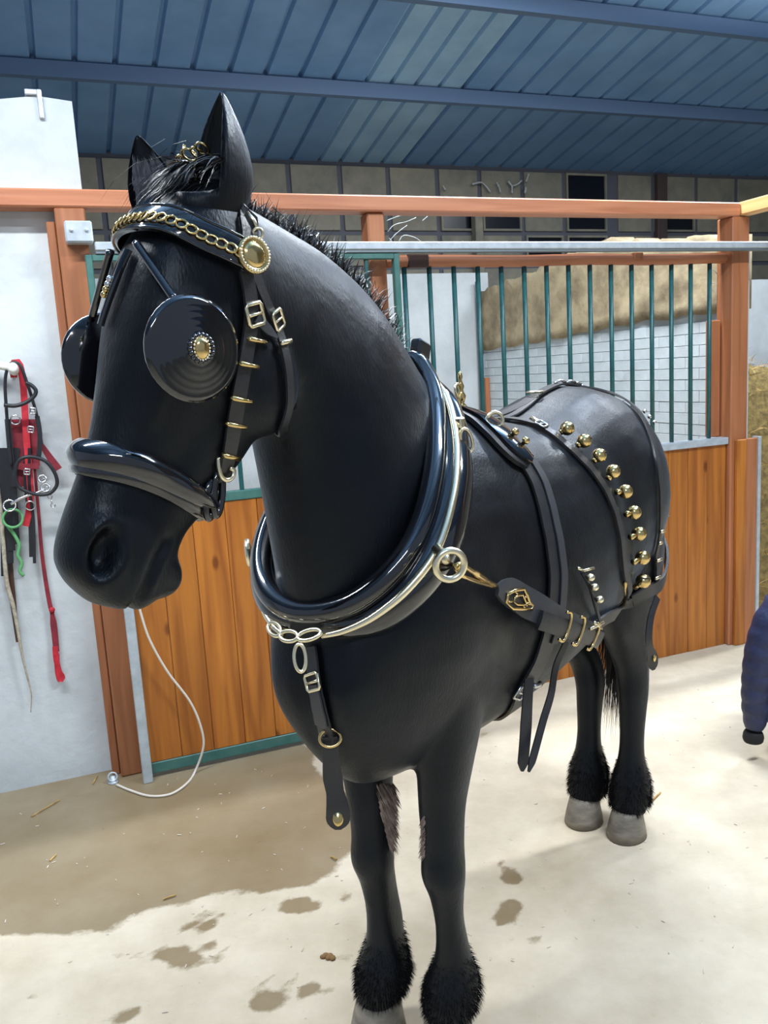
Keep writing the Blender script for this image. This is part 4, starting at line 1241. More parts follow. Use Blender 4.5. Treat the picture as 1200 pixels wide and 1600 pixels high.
# bearing hook, an upright turned finial
base = Vector((-.375, 0, 1.52)); c0 = base + Vector((0, 0, .028))
MB().add(*lathe_geo([(.014, 0), (.012, .006), (.006, .012), (.010, .022), (.012, .030), (.007, .040), (.006, .046), (.009, .054), (.006, .064), (.004, .070), (.0065, .078), (.005, .088), (.0, .094)], c0, (.05, 0, 1), 14)).build('bearing_finial', M_BRASS, sa, smooth=True)
MB().tube(catmull([tuple(c0 + Vector(p)) for p in ((.0, 0, .02), (.022, 0, .03), (.032, 0, .048), (.024, 0, .062), (.012, 0, .058))], 16), .004, 8).build('bearing_hook', M_PBRASS, sa, smooth=True)
# girth buckle and hanging strap ends
def on_side(px, py, y):
    d = lray(px, py); return LC + d * ((y - LC.y) / d.y)
g0, gnrm = hit(826, 1062)
yS = g0.y + .02
strap('hanging_end', [on_side(826, 1060, yS), on_side(823, 1100, yS), on_side(820, 1150, yS), on_side(816, 1195, yS), on_side(815, 1205, yS)], .028, M_LEATH, sa, conform=False, free_up=Vector((.5, .86, .1)), th=.004, n=24, wtab=([0, .5, .92, 1], [.024, .030, .028, .006]))
yS2 = hit(862, 1040)[0].y + .025
strap('hanging_end', [hit(872, 1000)[0] + Vector((0, .02, 0)), on_side(868, 1040, yS2), on_side(860, 1085, yS2), on_side(848, 1125, yS2), on_side(833, 1180, yS2), on_side(825, 1206, yS2)], .02, M_LEATH, sa, conform=False, free_up=Vector((.3, .9, .3)), th=.004, n=28, wtab=([0, .5, .92, 1], [.016, .020, .020, .005]))
buckle('buckle', 808, 1078, 8, -10, .042, .034, .0036, M_STEEL, sa, .012)
keeper(828, 1060, 10, -3, .030, .006, M_STEEL, sa, .026)

# ---------------------------------------------------------------- trace
for sg in (1, -1):
    tr = thing('trace', 'black leather trace with brass badge and three buckles along the horse left flank' if sg > 0 else 'black leather trace along the horse right flank, facing the sliding door', 'trace')
    F_ = (lambda p: Vector(p)) if sg > 0 else mb_
    pth = [p for p in resolve([(760, 922), (785, 926), (820, 944), (862, 966), (914, 984)])]
    strap('tug', [F_(p) for p in pth], .07, M_LEATHL, tr, off=.022, th=.007, crown=.002, n=40, wtab=([0, .04, .12, .3, .6, 1], [.02, .045, .066, .070, .060, .054]))
    pth2 = [p for p in resolve([(824, 962), (850, 972), (885, 981), (916, 989)])]
    strap('buckle_strap', [F_(p) for p in pth2], .044, M_LEATH, tr, off=.032, th=.009, crown=.003, n=30)
    for (x, y) in ((859, 972), (880, 978), (903, 984)):
        t, n = px_dir(x, y, 8, 3); c = hit(x, y)[0] + n * .044
        t, n, c = (t, n, c) if sg > 0 else (mb_(t), mb_(n), mb_(c))
        s_ = t.cross(n); fr = MB(); fr.tube(catmull([tuple(c + s_ * .033 - t * .012), tuple(c + s_ * .034 + t * .006), tuple(c + s_ * .018 + t * .014), tuple(c - s_ * .018 + t * .014), tuple(c - s_ * .034 + t * .006), tuple(c - s_ * .033 - t * .012)], 24), .0036, 8)
        fr.build('buckle', M_BRASS, tr, smooth=True)
    # badge: pierced brass plate
    pl = [(772, 938), (772, 926), (782, 920), (796, 918), (802, 928), (806, 938), (814, 944), (812, 950), (798, 949), (780, 949)]
    n = hit(792, 935)[1]; bp2 = [hit(x, y)[0] for x, y in pl]; cb = sum(bp2, Vector()) / len(bp2)
    cpl = cb + n * .034
    bp2 = [p - n * ((p - cpl).dot(n)) for p in bp2]
    mb2 = MB(); mb2.tube([F_(p) for p in bp2], .0038, 6, closed=True)
    inn = [cpl + (p - cpl) * .50 for p in bp2]; inn = [p - n * ((p - cpl).dot(n)) for p in inn]
    mb2.tube([F_(p) for p in inn], .0028, 6, closed=True)
    for k in (0, 2, 4, 6, 8): mb2.tube([F_(bp2[k]), F_(inn[k])], .0026, 6)
    mb2.build('brass_badge', M_BRASS, tr, smooth=True)
    # swivel hook from the draught ring
    rcn = colpx(703, 883, .045) if sg > 0 else mb_(colp(.505, -.262, -.030)); end = hit(757, 916)[0] + hit(757, 916)[1] * .026
    d_ = (end - rcn).normalized(); p1 = rcn + d_ * .031; sdx = d_.cross(Vector((0, 0, 1))).normalized()
    hk = MB(); hk.tube([F_(p) for p in catmull([tuple(p1 - d_ * .006), tuple(p1 + d_ * .008 + Vector((0, .008, .008))), tuple(p1 + d_ * .02 + Vector((0, .008, .008))), tuple(end - d_ * .012), tuple(end)], 20)], [.006] * 8 + [.008] * 6 + [.0065] * 6, 10)
    hk.tube([F_(p) for p in catmull([tuple(p1), tuple(p1 + d_ * .015 - Vector((0, -.006, .012))), tuple(end - d_ * .01 - Vector((0, 0, .004)))], 12)], .0045, 8)
    hk.build('swivel_hook', M_BRASS, tr, smooth=True)
    rear = resolve([(914, 984), (945, 962), (975, 942), (1005, 925), (1030, 910)])
    strap('trace_end', [F_(p) for p in rear], .040, M_LEATH, tr, off=.008, th=.006, n=40)
    # little upright bell strap on the trace
    bs = [hit(x, y)[0] + hit(x, y)[1] * .016 for (x, y) in ((929, 968), (921, 945), (912, 915), (900, 894))]
    st = mesh_obj('bell_drop', *tube_geo([F_(p) for p in catmull([tuple(p) for p in bs], 14)], .005, 8), M_LEATH, tr, True)
    for (x, y) in ((905, 901), (911, 916), (919, 933)):
        c, n = hit(x, y); mesh_obj('small_bell', *blob(F_(c + n * .030), (.0115, .0115, .0095), 10, 14), M_PBRASS, st, True)
    c, n = hit(899, 891); mb3 = MB()
    for (dx, dy) in ((-11, -4), (14, -4)): mb3.tube([F_(c + n * .022), F_(hit(899 + dx, 891 + dy)[0] + n * .026)], .0035, 8)
    mb3.build('cross_pin', M_PBRASS, st, smooth=True)
    c, n = hit(906, 975); mb3 = MB()
    mb3.tube([F_(hit(896, 972)[0] + n * .046), F_(hit(917, 962)[0] + n * .046)], .004, 8); mb3.tube([F_(hit(902, 962)[0] + n * .046), F_(hit(914, 972)[0] + n * .046)], .004, 8)
    mb3.build('tug_pin', M_PBRASS, tr, smooth=True)

# ---------------------------------------------------------------- bell strap over the loins
be = thing('bell_strap', 'black loin strap hung with a row of round brass bells', 'bell strap')
bp1 = [Vector((-.50, 0, 1.55))] + resolve([(832, 664), (860, 679), (887, 702), (918, 731), (944, 768), (960, 808), (968, 850), (972, 895), (975, 938)])
strap('loin_strap', [mb_(p) for p in bp1[:0:-1]] + bp1, .030, M_LEATH, be, off=.005, th=.006, n=120)
keeper(833, 663, 10, 6, .030, .004, M_PBRASS, be, .016)
buckle('buckle', 843, 669, 9, 5, .034, .028, .003, M_STEEL, be, .014)
BELLS = [(878, 681), (903, 699), (925, 720), (945, 743), (963, 772), (976, 803), (984, 835), (990, 870), (992, 902)]
for sg in (1, -1):
    for (x, y) in BELLS:
        c, n = hit(x, y)
        k = min(range(1, len(bp1)), key=lambda q: (bp1[q] - c).length)
        cc = c + n * .026; r = 11.2 * PXM(cc)
        root = near((c * 2 + bp1[k]) / 3)[0] + n * .010
        if sg < 0: cc, root = mb_(cc), mb_(root)
        o = mesh_obj('bell', *blob(cc, (r, r, r * .97), 12, 18), M_BRASS, be, True)
        MB().tube([root, root + (cc - root) * .6], [.009, .006], 10).build('bell_stem', M_BRASS, o, smooth=True)
        d_ = (cc - root).normalized(); a_ = d_.cross(Vector((0, 0, 1))).normalized()
        MB().tube([cc + d_ * (r * .72) + a_ * (r * .72), cc + d_ * (r * 1.0), cc + d_ * (r * .72) - a_ * (r * .72)], r * .10, 6).build('bell_slit', M_DARK, o)
    c, n = hit(975, 942); c = c + n * .012; c2 = hit(974, 905)[0] + n * .014
    pp = [c, c2] if sg > 0 else [mb_(c), mb_(c2)]
    MB().tube(pp, .006, 8).build('brass_end', M_BRASS, be, smooth=True)

# ---------------------------------------------------------------- breeching with back strap
bg = thing('breeching', 'black breeching straps with buckles over the croup and round the haunches', 'breeching')
spine = [Vector((x, 0, 1.62)) for x in (-.42, -.55, -.70, -.85, -1.0, -1.12, -1.25, -1.36, -1.43)]
strap('back_strap', spine, .034, M_LEATH, bg, off=.005, th=.006, n=90)
for sg in (1, -1):
    strap('back_stay', [Vector((-.46, .05 * sg, 1.56)), Vector((-.62, .035 * sg, 1.56)), Vector((-.80, .012 * sg, 1.58))], .018, M_LEATH, bg, off=.006, th=.005)
for x in (-.80,):
    c, n = near((x, .0, 1.7)); frame_geo(c + n * .018, Vector((1, 0, 0)), n, .044, .034, .0036).build('buckle', M_PBRASS, bg, smooth=True)
for x in (-1.0, -1.10, -1.16, -1.22):
    c, n = near((x, .012, 1.7)); MB().tube([c + n * .012 + Vector((.016, -.012, 0)), c + n * .02, c + n * .012 + Vector((-.016, .012, 0))], .0042, 8).build('silver_stud', M_STEEL, bg, smooth=True)
BRZ = 1.02
for sg in (1, -1):
    F_ = (lambda p: Vector(p)) if sg > 0 else mb_
    h1 = [Vector((-1.16, 0, 1.6)), Vector((-1.20, .10, 1.58))] + resolve([(1008, 668), (1022, 720), (1028, 775), (1027, 830), (1024, 880), (1022, 908)])
    strap('hip_strap', [F_(p) for p in h1], .030, M_LEATH, bg, off=.006, th=.006, n=70)
    h2 = [Vector((-1.30, 0, 1.56)), Vector((-1.335, .10, 1.52)), Vector((-1.37, .18, 1.42)), Vector((-1.385, .215, 1.30)), Vector((-1.375, .225, 1.18)), Vector((-1.35, .235, 1.06))]
    strap('hip_strap', [F_(p) for p in h2], .030, M_LEATH, bg, off=.006, th=.006, n=70)
    for (x, y) in ((1026, 829), (1023, 846), (1022, 874), (1020, 900)):
        t, n = px_dir(x, y, 5, -2); c = hit(x, y)[0] + n * .018
        MB().tube([F_(c - t * .016), F_(c), F_(c + t * .016)], .0052, 8).build('buckle_bar', M_PBRASS, bg, smooth=True)
    for q in (.62, .70, .80, .92):
        c = Vector(catmull([tuple(p) for p in h2], 50)[int(q * 49)]); c2, n = near(c); c2 = c2 + n * .018
        MB().tube([F_(c2 + Vector((.012, -.006, .004))), F_(c2 + Vector((-.012, .006, -.004)))], .0052, 8).build('buckle_bar', M_PBRASS, bg, smooth=True)
    for (x, y) in ((1015, 652),):
        c, n = hit(x, y)
        for k in range(3):
            c2 = hit(x - 8 + 8 * k, y - 10 + 9 * k)[0] + n * .016
            mesh_obj('silver_stud', *blob(F_(c2), (.007,) * 3, 8, 10), M_STEEL, bg, True)
seat = resolve([(985, 936), (1008, 922), (1030, 908)])
seat = seat + [Vector((-1.36, .235, 1.03)), Vector((-1.435, .12, 1.04)), Vector((-1.46, 0, 1.05))]
strap('seat_strap', seat + [mb_(p) for p in seat[-2::-1]], .046, M_LEATH, bg, off=.007, th=.008, n=110, relax=8)
for sg in (1, -1):
    F_ = (lambda p: Vector(p)) if sg > 0 else mb_
    e = hit(1018, 930)[0] + hit(1018, 930)[1] * .018
    pts = [e, on_side(1016, 965, e.y), on_side(1013, 1000, e.y), on_side(1018, 1026, e.y), on_side(1020, 1046, e.y)]
    hg = strap('hanging_tab', [F_(p) for p in pts], .026, M_LEATH, bg, conform=False, free_up=F_(Vector((.62, .78, .05))), th=.005, n=28, wtab=([0, .4, .7, .85, .95, 1], [.024, .022, .024, .042, .034, .010]))
    c = on_side(1019, 1027, e.y) + Vector((0, .008, 0)); mesh_obj('brass_boss', *blob(F_(c), (.012, .005, .014), 8, 14), M_BRASS, hg, True)
# ================================================================ smaller things around the stall
def ribbon(pts, width, th, n, up, twist=0.0, wtab=None):
    """a flat webbing band through pts, its flat side towards up"""
    P = [Vector(p) for p in catmull([tuple(p) for p in pts], n)]; P_, T_, _ = frames(P); v = []; f = []
    for k in range(n):
        t = T_[k]; no = (Vector(up) - t * t.dot(Vector(up))).normalized(); sd_ = t.cross(no)
        if twist:
            a = twist * k / (n - 1); no, sd_ = no * math.cos(a) + sd_ * math.sin(a), sd_ * math.cos(a) - no * math.sin(a)
        w = width if wtab is None else float(np.interp(k / (n - 1), wtab[0], wtab[1]))
        for (a, b) in ((-1, 0), (1, 0), (1, 1), (-1, 1)): v.append(P[k] + sd_ * (a * w / 2) + no * (b * th))
    for k in range(n - 1):
        for q in range(4): f.append((k*4 + q, k*4 + (q + 1) % 4, (k + 1)*4 + (q + 1) % 4, (k + 1)*4 + q))
    f.append((3, 2, 1, 0)); f.append(tuple((n - 1)*4 + q for q in range(4)))
    return v, f
def wv(pts, v): return [on_v(x, y, v) for x, y in pts]
FRONT = (0, -1, 0)
M_RED = mat('red_webbing', rgb(206, 44, 58), .7, color2=rgb(172, 30, 46), nscale=30)
M_CRIM = mat('crimson_webbing', rgb(140, 40, 52), .75, color2=rgb(112, 30, 42), nscale=20)
M_BRLEA = mat('brown_leather', rgb(84, 54, 40), .5, color2=rgb(60, 40, 32), nscale=12)
M_BLKS = mat('black_strap', (.012, .013, .017, 1), .45)
M_ROPE = mat('beige_rope', rgb(190, 180, 162), .85, color2=rgb(150, 140, 122), nscale=60)
M_GROPE = mat('green_rope', rgb(96, 160, 104), .8)
M_CORD = mat('white_cord', rgb(216, 206, 192), .7)
M_PEG = mat('white_peg', rgb(232, 232, 226), .5)

# peg on the white wall
pegc = on_v(20, 574, -.03)
peg = empty('wall_peg'); sput(peg); tag(peg, 'white round ended peg on the white wall carrying the hanging tack', 'peg')
MB().tube([(pegc.x, .099, pegc.z - .02), (pegc.x, -.03, pegc.z), (pegc.x, -.036, pegc.z)], [.019, .019, .014], 14).build('shaft', M_PEG, peg, smooth=True)
MB().tube([(pegc.x - .14, .07, pegc.z + .035), (pegc.x - .01, .02, pegc.z + .002)], .016, 12).build('arm', M_PEG, peg, smooth=True)
def hang(name, label, cat):
    o = empty(name); sput(o); tag(o, label, cat); return o
# black bridle hung from the peg
bk = hang('hanging_bridle', 'black leather bridle hanging on the white wall peg', 'bridle')
MB().tube(catmull([tuple(p) for p in wv([(18, 727), (14, 690), (10, 640), (8, 600), (11, 578), (20, 566), (31, 570), (40, 592), (50, 622), (60, 660), (65, 694)], .02)], 50), .0062, 8).build('headpiece', M_BLKS, bk, smooth=True)
MB().tube(catmull([tuple(p) for p in wv([(6, 633), (24, 634), (42, 628), (54, 618), (56, 610), (49, 602), (40, 598)], -.01)], 36), .0078, 8).build('browband', M_BLKS, bk, smooth=True)
MB().tube(catmull([tuple(p) for p in wv([(29, 720), (41, 714), (57, 715), (73, 722), (86, 740), (89, 757), (79, 770), (62, 773), (44, 769), (29, 760), (24, 740)], -.005)], 60, True), .0072, 8, closed=True).build('noseband', M_BLKS, bk, smooth=True)
mesh_obj('cheek_strap', *ribbon(wv([(58, 650), (62, 675), (62, 700), (60, 716)], .01), .018, .004, 16, FRONT), M_BLKS, bk)
mesh_obj('cheek_strap', *ribbon(wv([(12, 655), (15, 690), (18, 725), (22, 760)], .03), .022, .004, 16, FRONT), M_BLKS, bk)
for (x, y) in ((51, 642), (48, 671), (42, 737)):
    c = on_v(x, y, -.004); frame_geo(c, Vector((.2, 0, 1)).normalized(), Vector((0, -1, 0)), .020, .022, .003).build('buckle', M_STEEL, bk, smooth=True)
# steel bits and chains
bt = hang('steel_bit', 'steel bit with rings and chain hanging beside the red webbing', 'bit')
for (x, y, r) in ((15, 790, .022), (66, 748, .014), (71, 762, .016)):
    MB().tube(ring_pts(on_v(x, y, .0), (1, 0, 0), (0, .3, .95), r, 20), .0036, 8, closed=True).build('bit_ring', M_STEEL, bt, smooth=True)
MB().tube(catmull([tuple(p) for p in wv([(17, 788), (30, 780), (44, 774), (58, 770), (70, 764)], .0)], 24), .0060, 8).build('mouthpiece', M_STEEL, bt, smooth=True)
for k in range(8):
    c = on_v(66 + k * 2.4, 744 + k * 6.5, .004); MB().tube(ring_pts(c, (1, 0, 0) if k % 2 else (0, 1, 0), (0, 0, 1), .008, 12), .0022, 6, closed=True).build('chain_link', M_STEEL, bt, smooth=True)
# red halter
rh = hang('red_halter', 'bright red webbing halter hanging from the white wall peg', 'halter')
mesh_obj('neck_band', *ribbon(wv([(22, 590), (20, 568), (29, 566), (35, 590), (38, 625), (40, 665), (43, 705), (46, 742), (48, 776), (45, 800), (40, 822)], .045), .025, .003, 50, FRONT), M_RED, rh)
mesh_obj('cheek_band', *ribbon(wv([(24, 655), (28, 690), (33, 725), (38, 760)], .06), .050, .003, 20, FRONT), M_CRIM, rh)
mesh_obj('cheek_band', *ribbon(wv([(52, 655), (54, 690), (55, 728)], .058), .036, .003, 20, FRONT), M_CRIM, rh)
mesh_obj('chin_band', *ribbon(wv([(24, 727), (42, 730), (60, 727)], .04), .026, .003, 14, FRONT), M_CRIM, rh)
mesh_obj('tab', *ribbon(wv([(64, 694), (76, 712), (91, 734)], .05), .026, .003, 14, FRONT, wtab=([0, 1], [.018, .034])), M_CRIM, rh)
for (x, y) in ((24, 656), (47, 790)):
    MB().tube(ring_pts(on_v(x, y, .035), (1, 0, 0), (0, 0, 1), .018, 18), .003, 8, closed=True).build('ring', M_STEEL, rh, smooth=True)
# red lead strap
ld = hang('red_lead_strap', 'long red lead strap hanging down the white wall with a knotted end', 'lead strap')
mesh_obj('webbing', *ribbon(wv([(54, 730), (57, 765), (61, 810), (65, 860), (71, 905), (78, 945), (82, 958)], .08), .016, .004, 50, FRONT, wtab=([0, .5, 1], [.010, .014, .018])), M_CRIM, ld)
mesh_obj('knot', *blob(on_v(81, 953, .075), (.012, .010, .012)), M_RED, ld, True)
mesh_obj('lower_webbing', *ribbon(wv([(81, 955), (85, 985), (87, 1005), (88, 1018)], .08), .026, .004, 20, FRONT, wtab=([0, .3, 1], [.014, .026, .024])), M_CRIM, ld)
mesh_obj('hand_loop', *ribbon(wv([(86, 1010), (88, 1030), (93, 1050), (98, 1058), (94, 1063), (90, 1050), (88, 1022)], .078), .022, .004, 30, FRONT, twist=.6), M_RED, ld)
# brown strap, beige rope, green rope, dark reins
bs_ = hang('brown_strap', 'dark brown leather strap tapering to a point on the white wall', 'strap')
mesh_obj('strap', *ribbon(wv([(6, 790), (10, 850), (15, 900), (21, 945), (27, 1003)], .085), .03, .004, 30, FRONT, wtab=([0, .4, .7, 1], [.045, .036, .024, .010])), M_BRLEA, bs_)
rp = sput(MB().tube(catmull([tuple(p) for p in wv([(-6, 745), (1, 800), (6, 860), (11, 912), (21, 948), (28, 985), (34, 1020), (42, 1055), (49, 1085), (48, 1113)], .06)], 70), [.0085] * 35 + [.0085 - .0002 * k for k in range(35)], 8).build('beige_rope', M_ROPE, smooth=True))
tag(rp, 'thin beige rope hanging over the brown strap on the white wall', 'rope')
gr = hang('green_rope', 'coil of bright green rope hanging under the steel bit', 'rope')
MB().tube(ring_pts(on_v(20, 810, .03), (1, 0, 0), (0, .2, .98), .036, 24), .0052, 8, closed=True).build('coil', M_GROPE, gr, smooth=True)
MB().tube(catmull([tuple(p) for p in wv([(12, 822), (22, 835), (30, 852), (28, 868), (34, 880), (31, 892), (37, 900)], .04)], 30), .007, 8).build('tail', M_GROPE, gr, smooth=True)
dk = hang('dark_reins', 'bundle of dark leather reins hanging at the edge of the white wall peg', 'reins')
for k, (x0, x1, w) in enumerate(((2, 6, .03), (10, 14, .026), (18, 16, .03), (26, 24, .024), (40, 47, .016), (46, 52, .012))):
    y1 = (900, 880, 860, 850, 870, 880)[k]
    mesh_obj('rein', *ribbon(wv([(x0, 700), ((x0 + x1) / 2 - 3, 760), (x1, 810), (x1 + 2, y1)], .065 - .004 * k), w, .004, 20, FRONT), M_BLKS, dk)

# cord from the door to the anchor at the foot of the post
fl = [SMI @ on_floor(x, y, .006) for x, y in ((304, 1207), (290, 1226), (266, 1241), (236, 1244), (206, 1236), (182, 1226))]
up = [on_v(x, y, v) for x, y, v in ((212, 925, -.128), (220, 958, -.128), (234, 1000, -.125), (262, 1050, -.12), (296, 1095, -.12), (312, 1130, -.12), (318, 1165, -.12))]
cd = sput(MB().tube(catmull([tuple(on_v(206, 895, -.128))] + [tuple(p) for p in up] + [tuple(p) for p in fl], 90), .0052, 8).build('white_cord', M_CORD, smooth=True))
tag(cd, 'thin white cord hanging before the orange door and trailing on the floor', 'cord')
ac = SMI @ on_floor(177, 1223)
an = hang('floor_anchor', 'small steel anchor ring on the floor at the foot of the wooden post', 'anchor')
MB().add(*lathe_geo([(.022, 0), (.022, .006), (.012, .010), (.010, .03), (.0, .032)], (ac.x, ac.y, 0), (0, 0, 1), 14)).build('base', M_GALV, an, smooth=True)
MB().tube(ring_pts((ac.x, ac.y - .004, .028), (1, 0, 0), (0, .3, .95), .018, 18), .004, 8, closed=True).build('ring', M_GALV, an, smooth=True)
# clasp on top of the white wall
cl = hang('wall_clasp', 'bent steel clasp over the top edge of the white wall', 'clasp')
c0 = on_v(52, 150, .10)
MB().box((c0.x - .03, .085, 2.775), (c0.x + .03, .28, 2.795), .003).build('top_plate', M_GALV, cl)
MB().box((c0.x + .012, .082, 2.69), (c0.x + .03, .099, 2.795), .003).build('front_leg', M_GALV, cl)

# straw on the floor
for k, (x0, y0, x1, y1, lab) in enumerate(((49, 1276, 93, 1250, 'long golden straw on the wet floor near the white wall'), (1014, 1256, 1032, 1238, 'golden straw stalk beside the hind hooves'),
        (145, 1225, 152, 1212, 'short pale straw by the floor anchor'), (78, 1345, 88, 1335, 'short straw stalk on the middle of the wet patch'), (517, 1338, 526, 1343, 'straw bit by the edge of the wet patch'), (255, 1405, 275, 1398, 'thin straw at the border of wet and dry floor'))):
    a = on_floor(x0, y0, .004); b = on_floor(x1, y1, .006)
    o = MB().tube([a, (a + b) / 2 + Vector((0, 0, .001)), b], .0028, 6).build('straw', M_STRAW); tag(o, lab, 'straw', 'loose straw on the floor')
rs = random.Random(21); mb = MB()
for k in range(420):
    x, y = rs.uniform(-1.6, 2.4), rs.uniform(1.3, 4.2); a = rs.uniform(0, PI); L_ = rs.uniform(.004, .016)
    q = SMI @ Vector((x, y, 0))
    if q.y > -.12: continue
    mb.tube([(x, y, .002), (x + L_ * math.cos(a), y + L_ * math.sin(a), .003)], rs.uniform(.0008, .0018), 4)
o = mb.build('chaff', M_CORD); tag(o, 'scattered pale chaff and dust on the floor', 'chaff', kind='stuff')
dg = MB()
for k in range(5):
    c = on_floor(512 + rs.uniform(-9, 9), 1494 + rs.uniform(-5, 5)); dg.add(*blob((c.x, c.y, .003), (rs.uniform(.008, .014), rs.uniform(.006, .012), .006), 6, 10))
o = dg.build('mud_clod', mat('brown_mud', rgb(126, 96, 58), .9), smooth=True); tag(o, 'small brown clod of dirt beside the off fore hoof', 'clod')

# hay and wall in the bay to the right of the stall
whb = sput(MB().box((3.62, 2.2, 0), (8.5, 2.34, 2.25)).build('wall_bay', M_WHITE)); tag(whb, 'pale wall behind the hay in the next bay', 'wall', kind='structure')
hx = np.linspace(3.78, 6.2, 40); hy = np.linspace(.42, 2.0, 30); hv = []; hf = []
for y in hy:
    for x in hx:
        e = min(1, (y - .42) / .4) * min(1, (x - 3.78) / .10 + .3) * min(1, (6.2 - x) / .6)
        z = max(0, e) * (1.25 + .20 * math.sin(x * 3.1 + y) + .14 * math.sin(y * 5.3 + x * 2) + .06 * math.sin(x * 13) * math.sin(y * 11)) + .0
        hv.append((x, y, z))
for j in range(len(hy) - 1):
    for i in range(len(hx) - 1):
        a = j * len(hx) + i; hf.append((a, a + 1, a + len(hx) + 1, a + len(hx)))
hay = hang('hay_heap', 'heap of hay in the bay beyond the corner post', 'hay'); 
mesh_obj('core', hv, hf, M_HAY, hay, True)
pts = []
for k in range(5200):
    x, y, z = hv[rs.randrange(len(hv))]
    pts.append(((x + rs.uniform(0, .04), y + rs.uniform(-.04, .0), z + rs.uniform(-.01, .02)), (rs.uniform(-1, 1), rs.uniform(-1, .6), rs.uniform(-.2, .6)), (rs.uniform(-.3, .3), 0, -.5), rs.uniform(.06, .16), rs.uniform(.003, .006)))
o = mesh_obj('loose_hay', *hairs(pts, 3), M_STRAW, hay); tag(o, kind='stuff')
brd = sbox('grey_board', (3.60, .16, 0), (3.66, .20, .92), mat('grey_board', rgb(150, 152, 150), .8, color2=rgb(120, 122, 120), nscale=8)); tag(brd, 'weathered grey board holding back the hay', 'board')
pts = []
for k in range(700):
    x, y = rs.uniform(3.66, 4.6), rs.uniform(-.35, .10)
    pts.append(((x, y, .004), (rs.uniform(-1, 1), rs.uniform(-1, 1), .12), (0, 0, -.1), rs.uniform(.05, .12), .004))
o = sput(mesh_obj('spilled_hay', *hairs(pts, 2), M_STRAW)); tag(o, 'loose hay spilled on the floor beyond the corner post', 'hay', kind='stuff')

# cobwebs
def web(name, lines, v, w, label):
    m_ = MB()
    for ln in lines: m_.tube(catmull([tuple(p) for p in wv(ln, v)], 10), [w * rs.uniform(.6, 1.2) for _ in range(10)], 5)
    o = sput(m_.build(name, M_WEB, smooth=True)); tag(o, label, 'cobweb'); return o
web('cobweb', [[(692, 290), (696, 297)], [(738, 288), (752, 285), (760, 292), (766, 300)], [(776, 285), (780, 293), (782, 301)], [(794, 283), (800, 290), (808, 288), (815, 282)], [(800, 290), (800, 302)], [(822, 292), (820, 302)], [(826, 272), (822, 284)]], 3.66, .010, 'pale dusty cobwebs on the back wall boards above the long beam')
web('cobweb', [[(604, 345), (622, 338), (640, 335)], [(606, 362), (615, 352), (636, 346), (650, 340)], [(606, 380), (618, 366), (636, 352)], [(622, 380), (630, 368), (650, 372), (660, 380)], [(608, 372), (614, 380)], [(660, 345), (668, 338)]], .35, .0022, 'grey cobwebs strung behind the post beside the sliding door')
web('cobweb', [[(1105, 440), (1125, 445), (1138, 452)], [(1118, 425), (1128, 436), (1138, 438)], [(1112, 450), (1128, 470), (1140, 462)], [(1112, 420), (1124, 428), (1138, 424)]], .112, .0018, 'fine cobwebs in the corner by the corner post')

# jacket over a stool at the right
def on_y(px, py, y):
    d = ray(px, py); return CAMP + d * (y / d.y)
M_NAVY = mat('navy_padded_cloth', rgb(38, 48, 84), .55, color2=rgb(28, 36, 66), nscale=20, bump=.3, bscale=60)
M_CUFF = mat('black_rib_knit', (.008, .008, .010, 1), .8)
JY = 3.18
sl = [on_y(x, y, JY) for x, y in ((1178, 1138), (1180, 1120), (1181, 1080), (1186, 1035), (1194, 1000), (1206, 972), (1228, 950))]
sl = catmull([tuple(p) for p in sl], 60); kx = 3.35 / 1300
rad = []
for k in range(60):
    t = k / 59; r = float(np.interp(t, [0, .04, .15, .5, .8, 1], [.036, .042, .052, .060, .066, .080])); rad.append(r + .0035 * abs(math.sin(t * PI * 9)) - .002)
jk = empty('padded_jacket', (on_y(1235, 1150, JY).x, JY, 0)); tag(jk, 'navy padded jacket hanging over a stool with its black cuff near the floor', 'jacket')
JI = Matrix.Translation(-Vector(jk.location))
def jloc(pts): return [JI @ Vector(p) for p in pts]
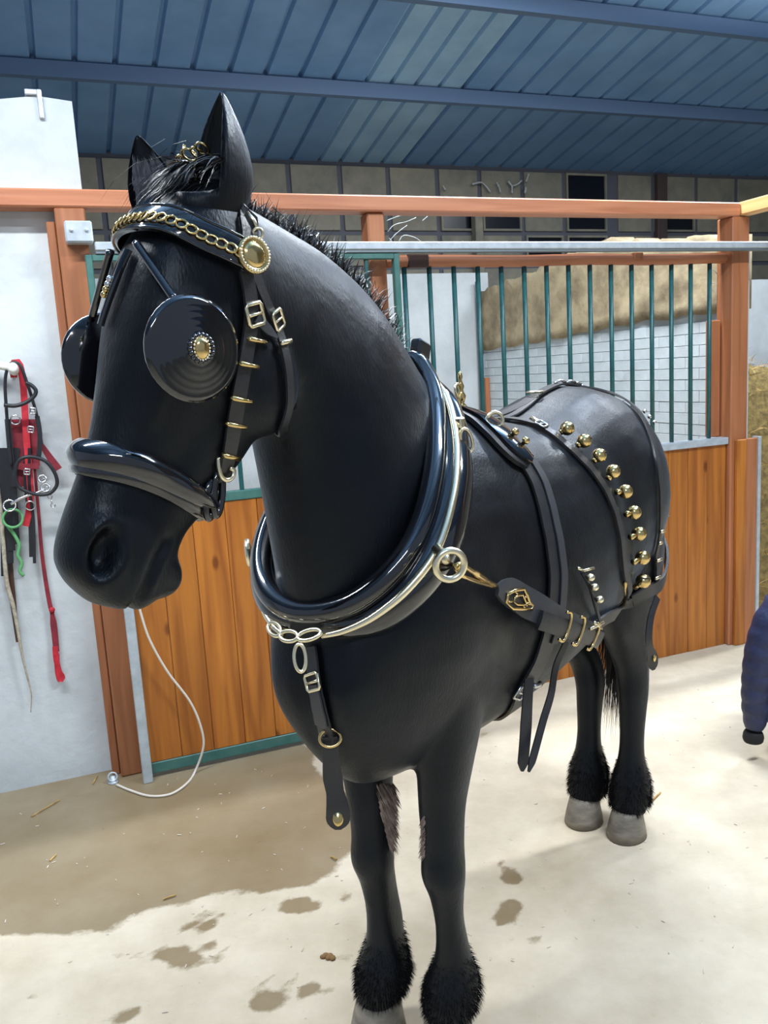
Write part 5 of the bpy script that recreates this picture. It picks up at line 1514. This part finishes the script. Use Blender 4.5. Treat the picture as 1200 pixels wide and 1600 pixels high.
v, f = tube_geo(sl, rad, 18); mesh_obj('sleeve', jloc(v), f, M_NAVY, jk, True)
cf = catmull([tuple(on_y(x, y, JY)) for x, y in ((1178, 1142), (1177, 1150), (1177, 1158))], 10)
v, f = tube_geo(cf, [.033, .036, .038, .040, .040, .041, .041, .040, .039, .036], 18); mesh_obj('cuff', jloc(v), f, M_CUFF, jk, True)
tx = on_y(1262, 1000, JY).x; secs = []
for (z, hw, hd) in ((.13, .125, .13), (.20, .135, .14), (.30, .138, .145), (.40, .14, .148), (.50, .142, .15), (.58, .145, .15), (.655, .14, .14), (.675, .10, .10)):
    secs.append([tx, JY + .03, z, hw, 0, 0, 0, hd, 0, 0, -hd, 0, 1, 1])
v, f = loft(secs, 50, 30)
v = [(x + (x - tx) * .05 * math.sin(z * 60), y + (y - JY - .03) * .05 * math.sin(z * 60), z) for x, y, z in v]
mesh_obj('jacket_body', jloc(v), f, M_NAVY, jk, True)
s2 = catmull([(tx + .10, JY + .02, .62), (tx + .17, JY, .52), (tx + .19, JY - .01, .34), (tx + .185, JY - .015, .14)], 50)
v, f = tube_geo(s2, [.072 - .0007 * k + .0035 * abs(math.sin(k / 49 * PI * 8)) for k in range(50)], 18); mesh_obj('sleeve', jloc(v), f, M_NAVY, jk, True)
v, f = tube_geo(catmull([(tx + .185, JY - .015, .145), (tx + .184, JY - .015, .12), (tx + .184, JY - .015, .095)], 8), [.034, .036, .038, .039, .039, .038, .037, .034], 18); mesh_obj('cuff', jloc(v), f, M_CUFF, jk, True)
v, f = tube_geo(ring_pts((tx, JY + .03, .672), (1, 0, 0), (0, 1, .1), .066, 24), .024, 12, closed=True); mesh_obj('collar', jloc(v), f, M_NAVY, jk, True)
st = empty('stool', (tx, JY + .03, 0)); tag(st, 'small wooden stool under the navy jacket', 'stool')
MB().box((-.09, -.09, .55), (.09, .09, .58), .006).build('seat', M_POST, st)
for a in (-1, 1):
    for b in (-1, 1): MB().box((a * .075 - .015, b * .075 - .015, 0), (a * .075 + .015, b * .075 + .015, .55), .003).build('leg', M_POST, st)
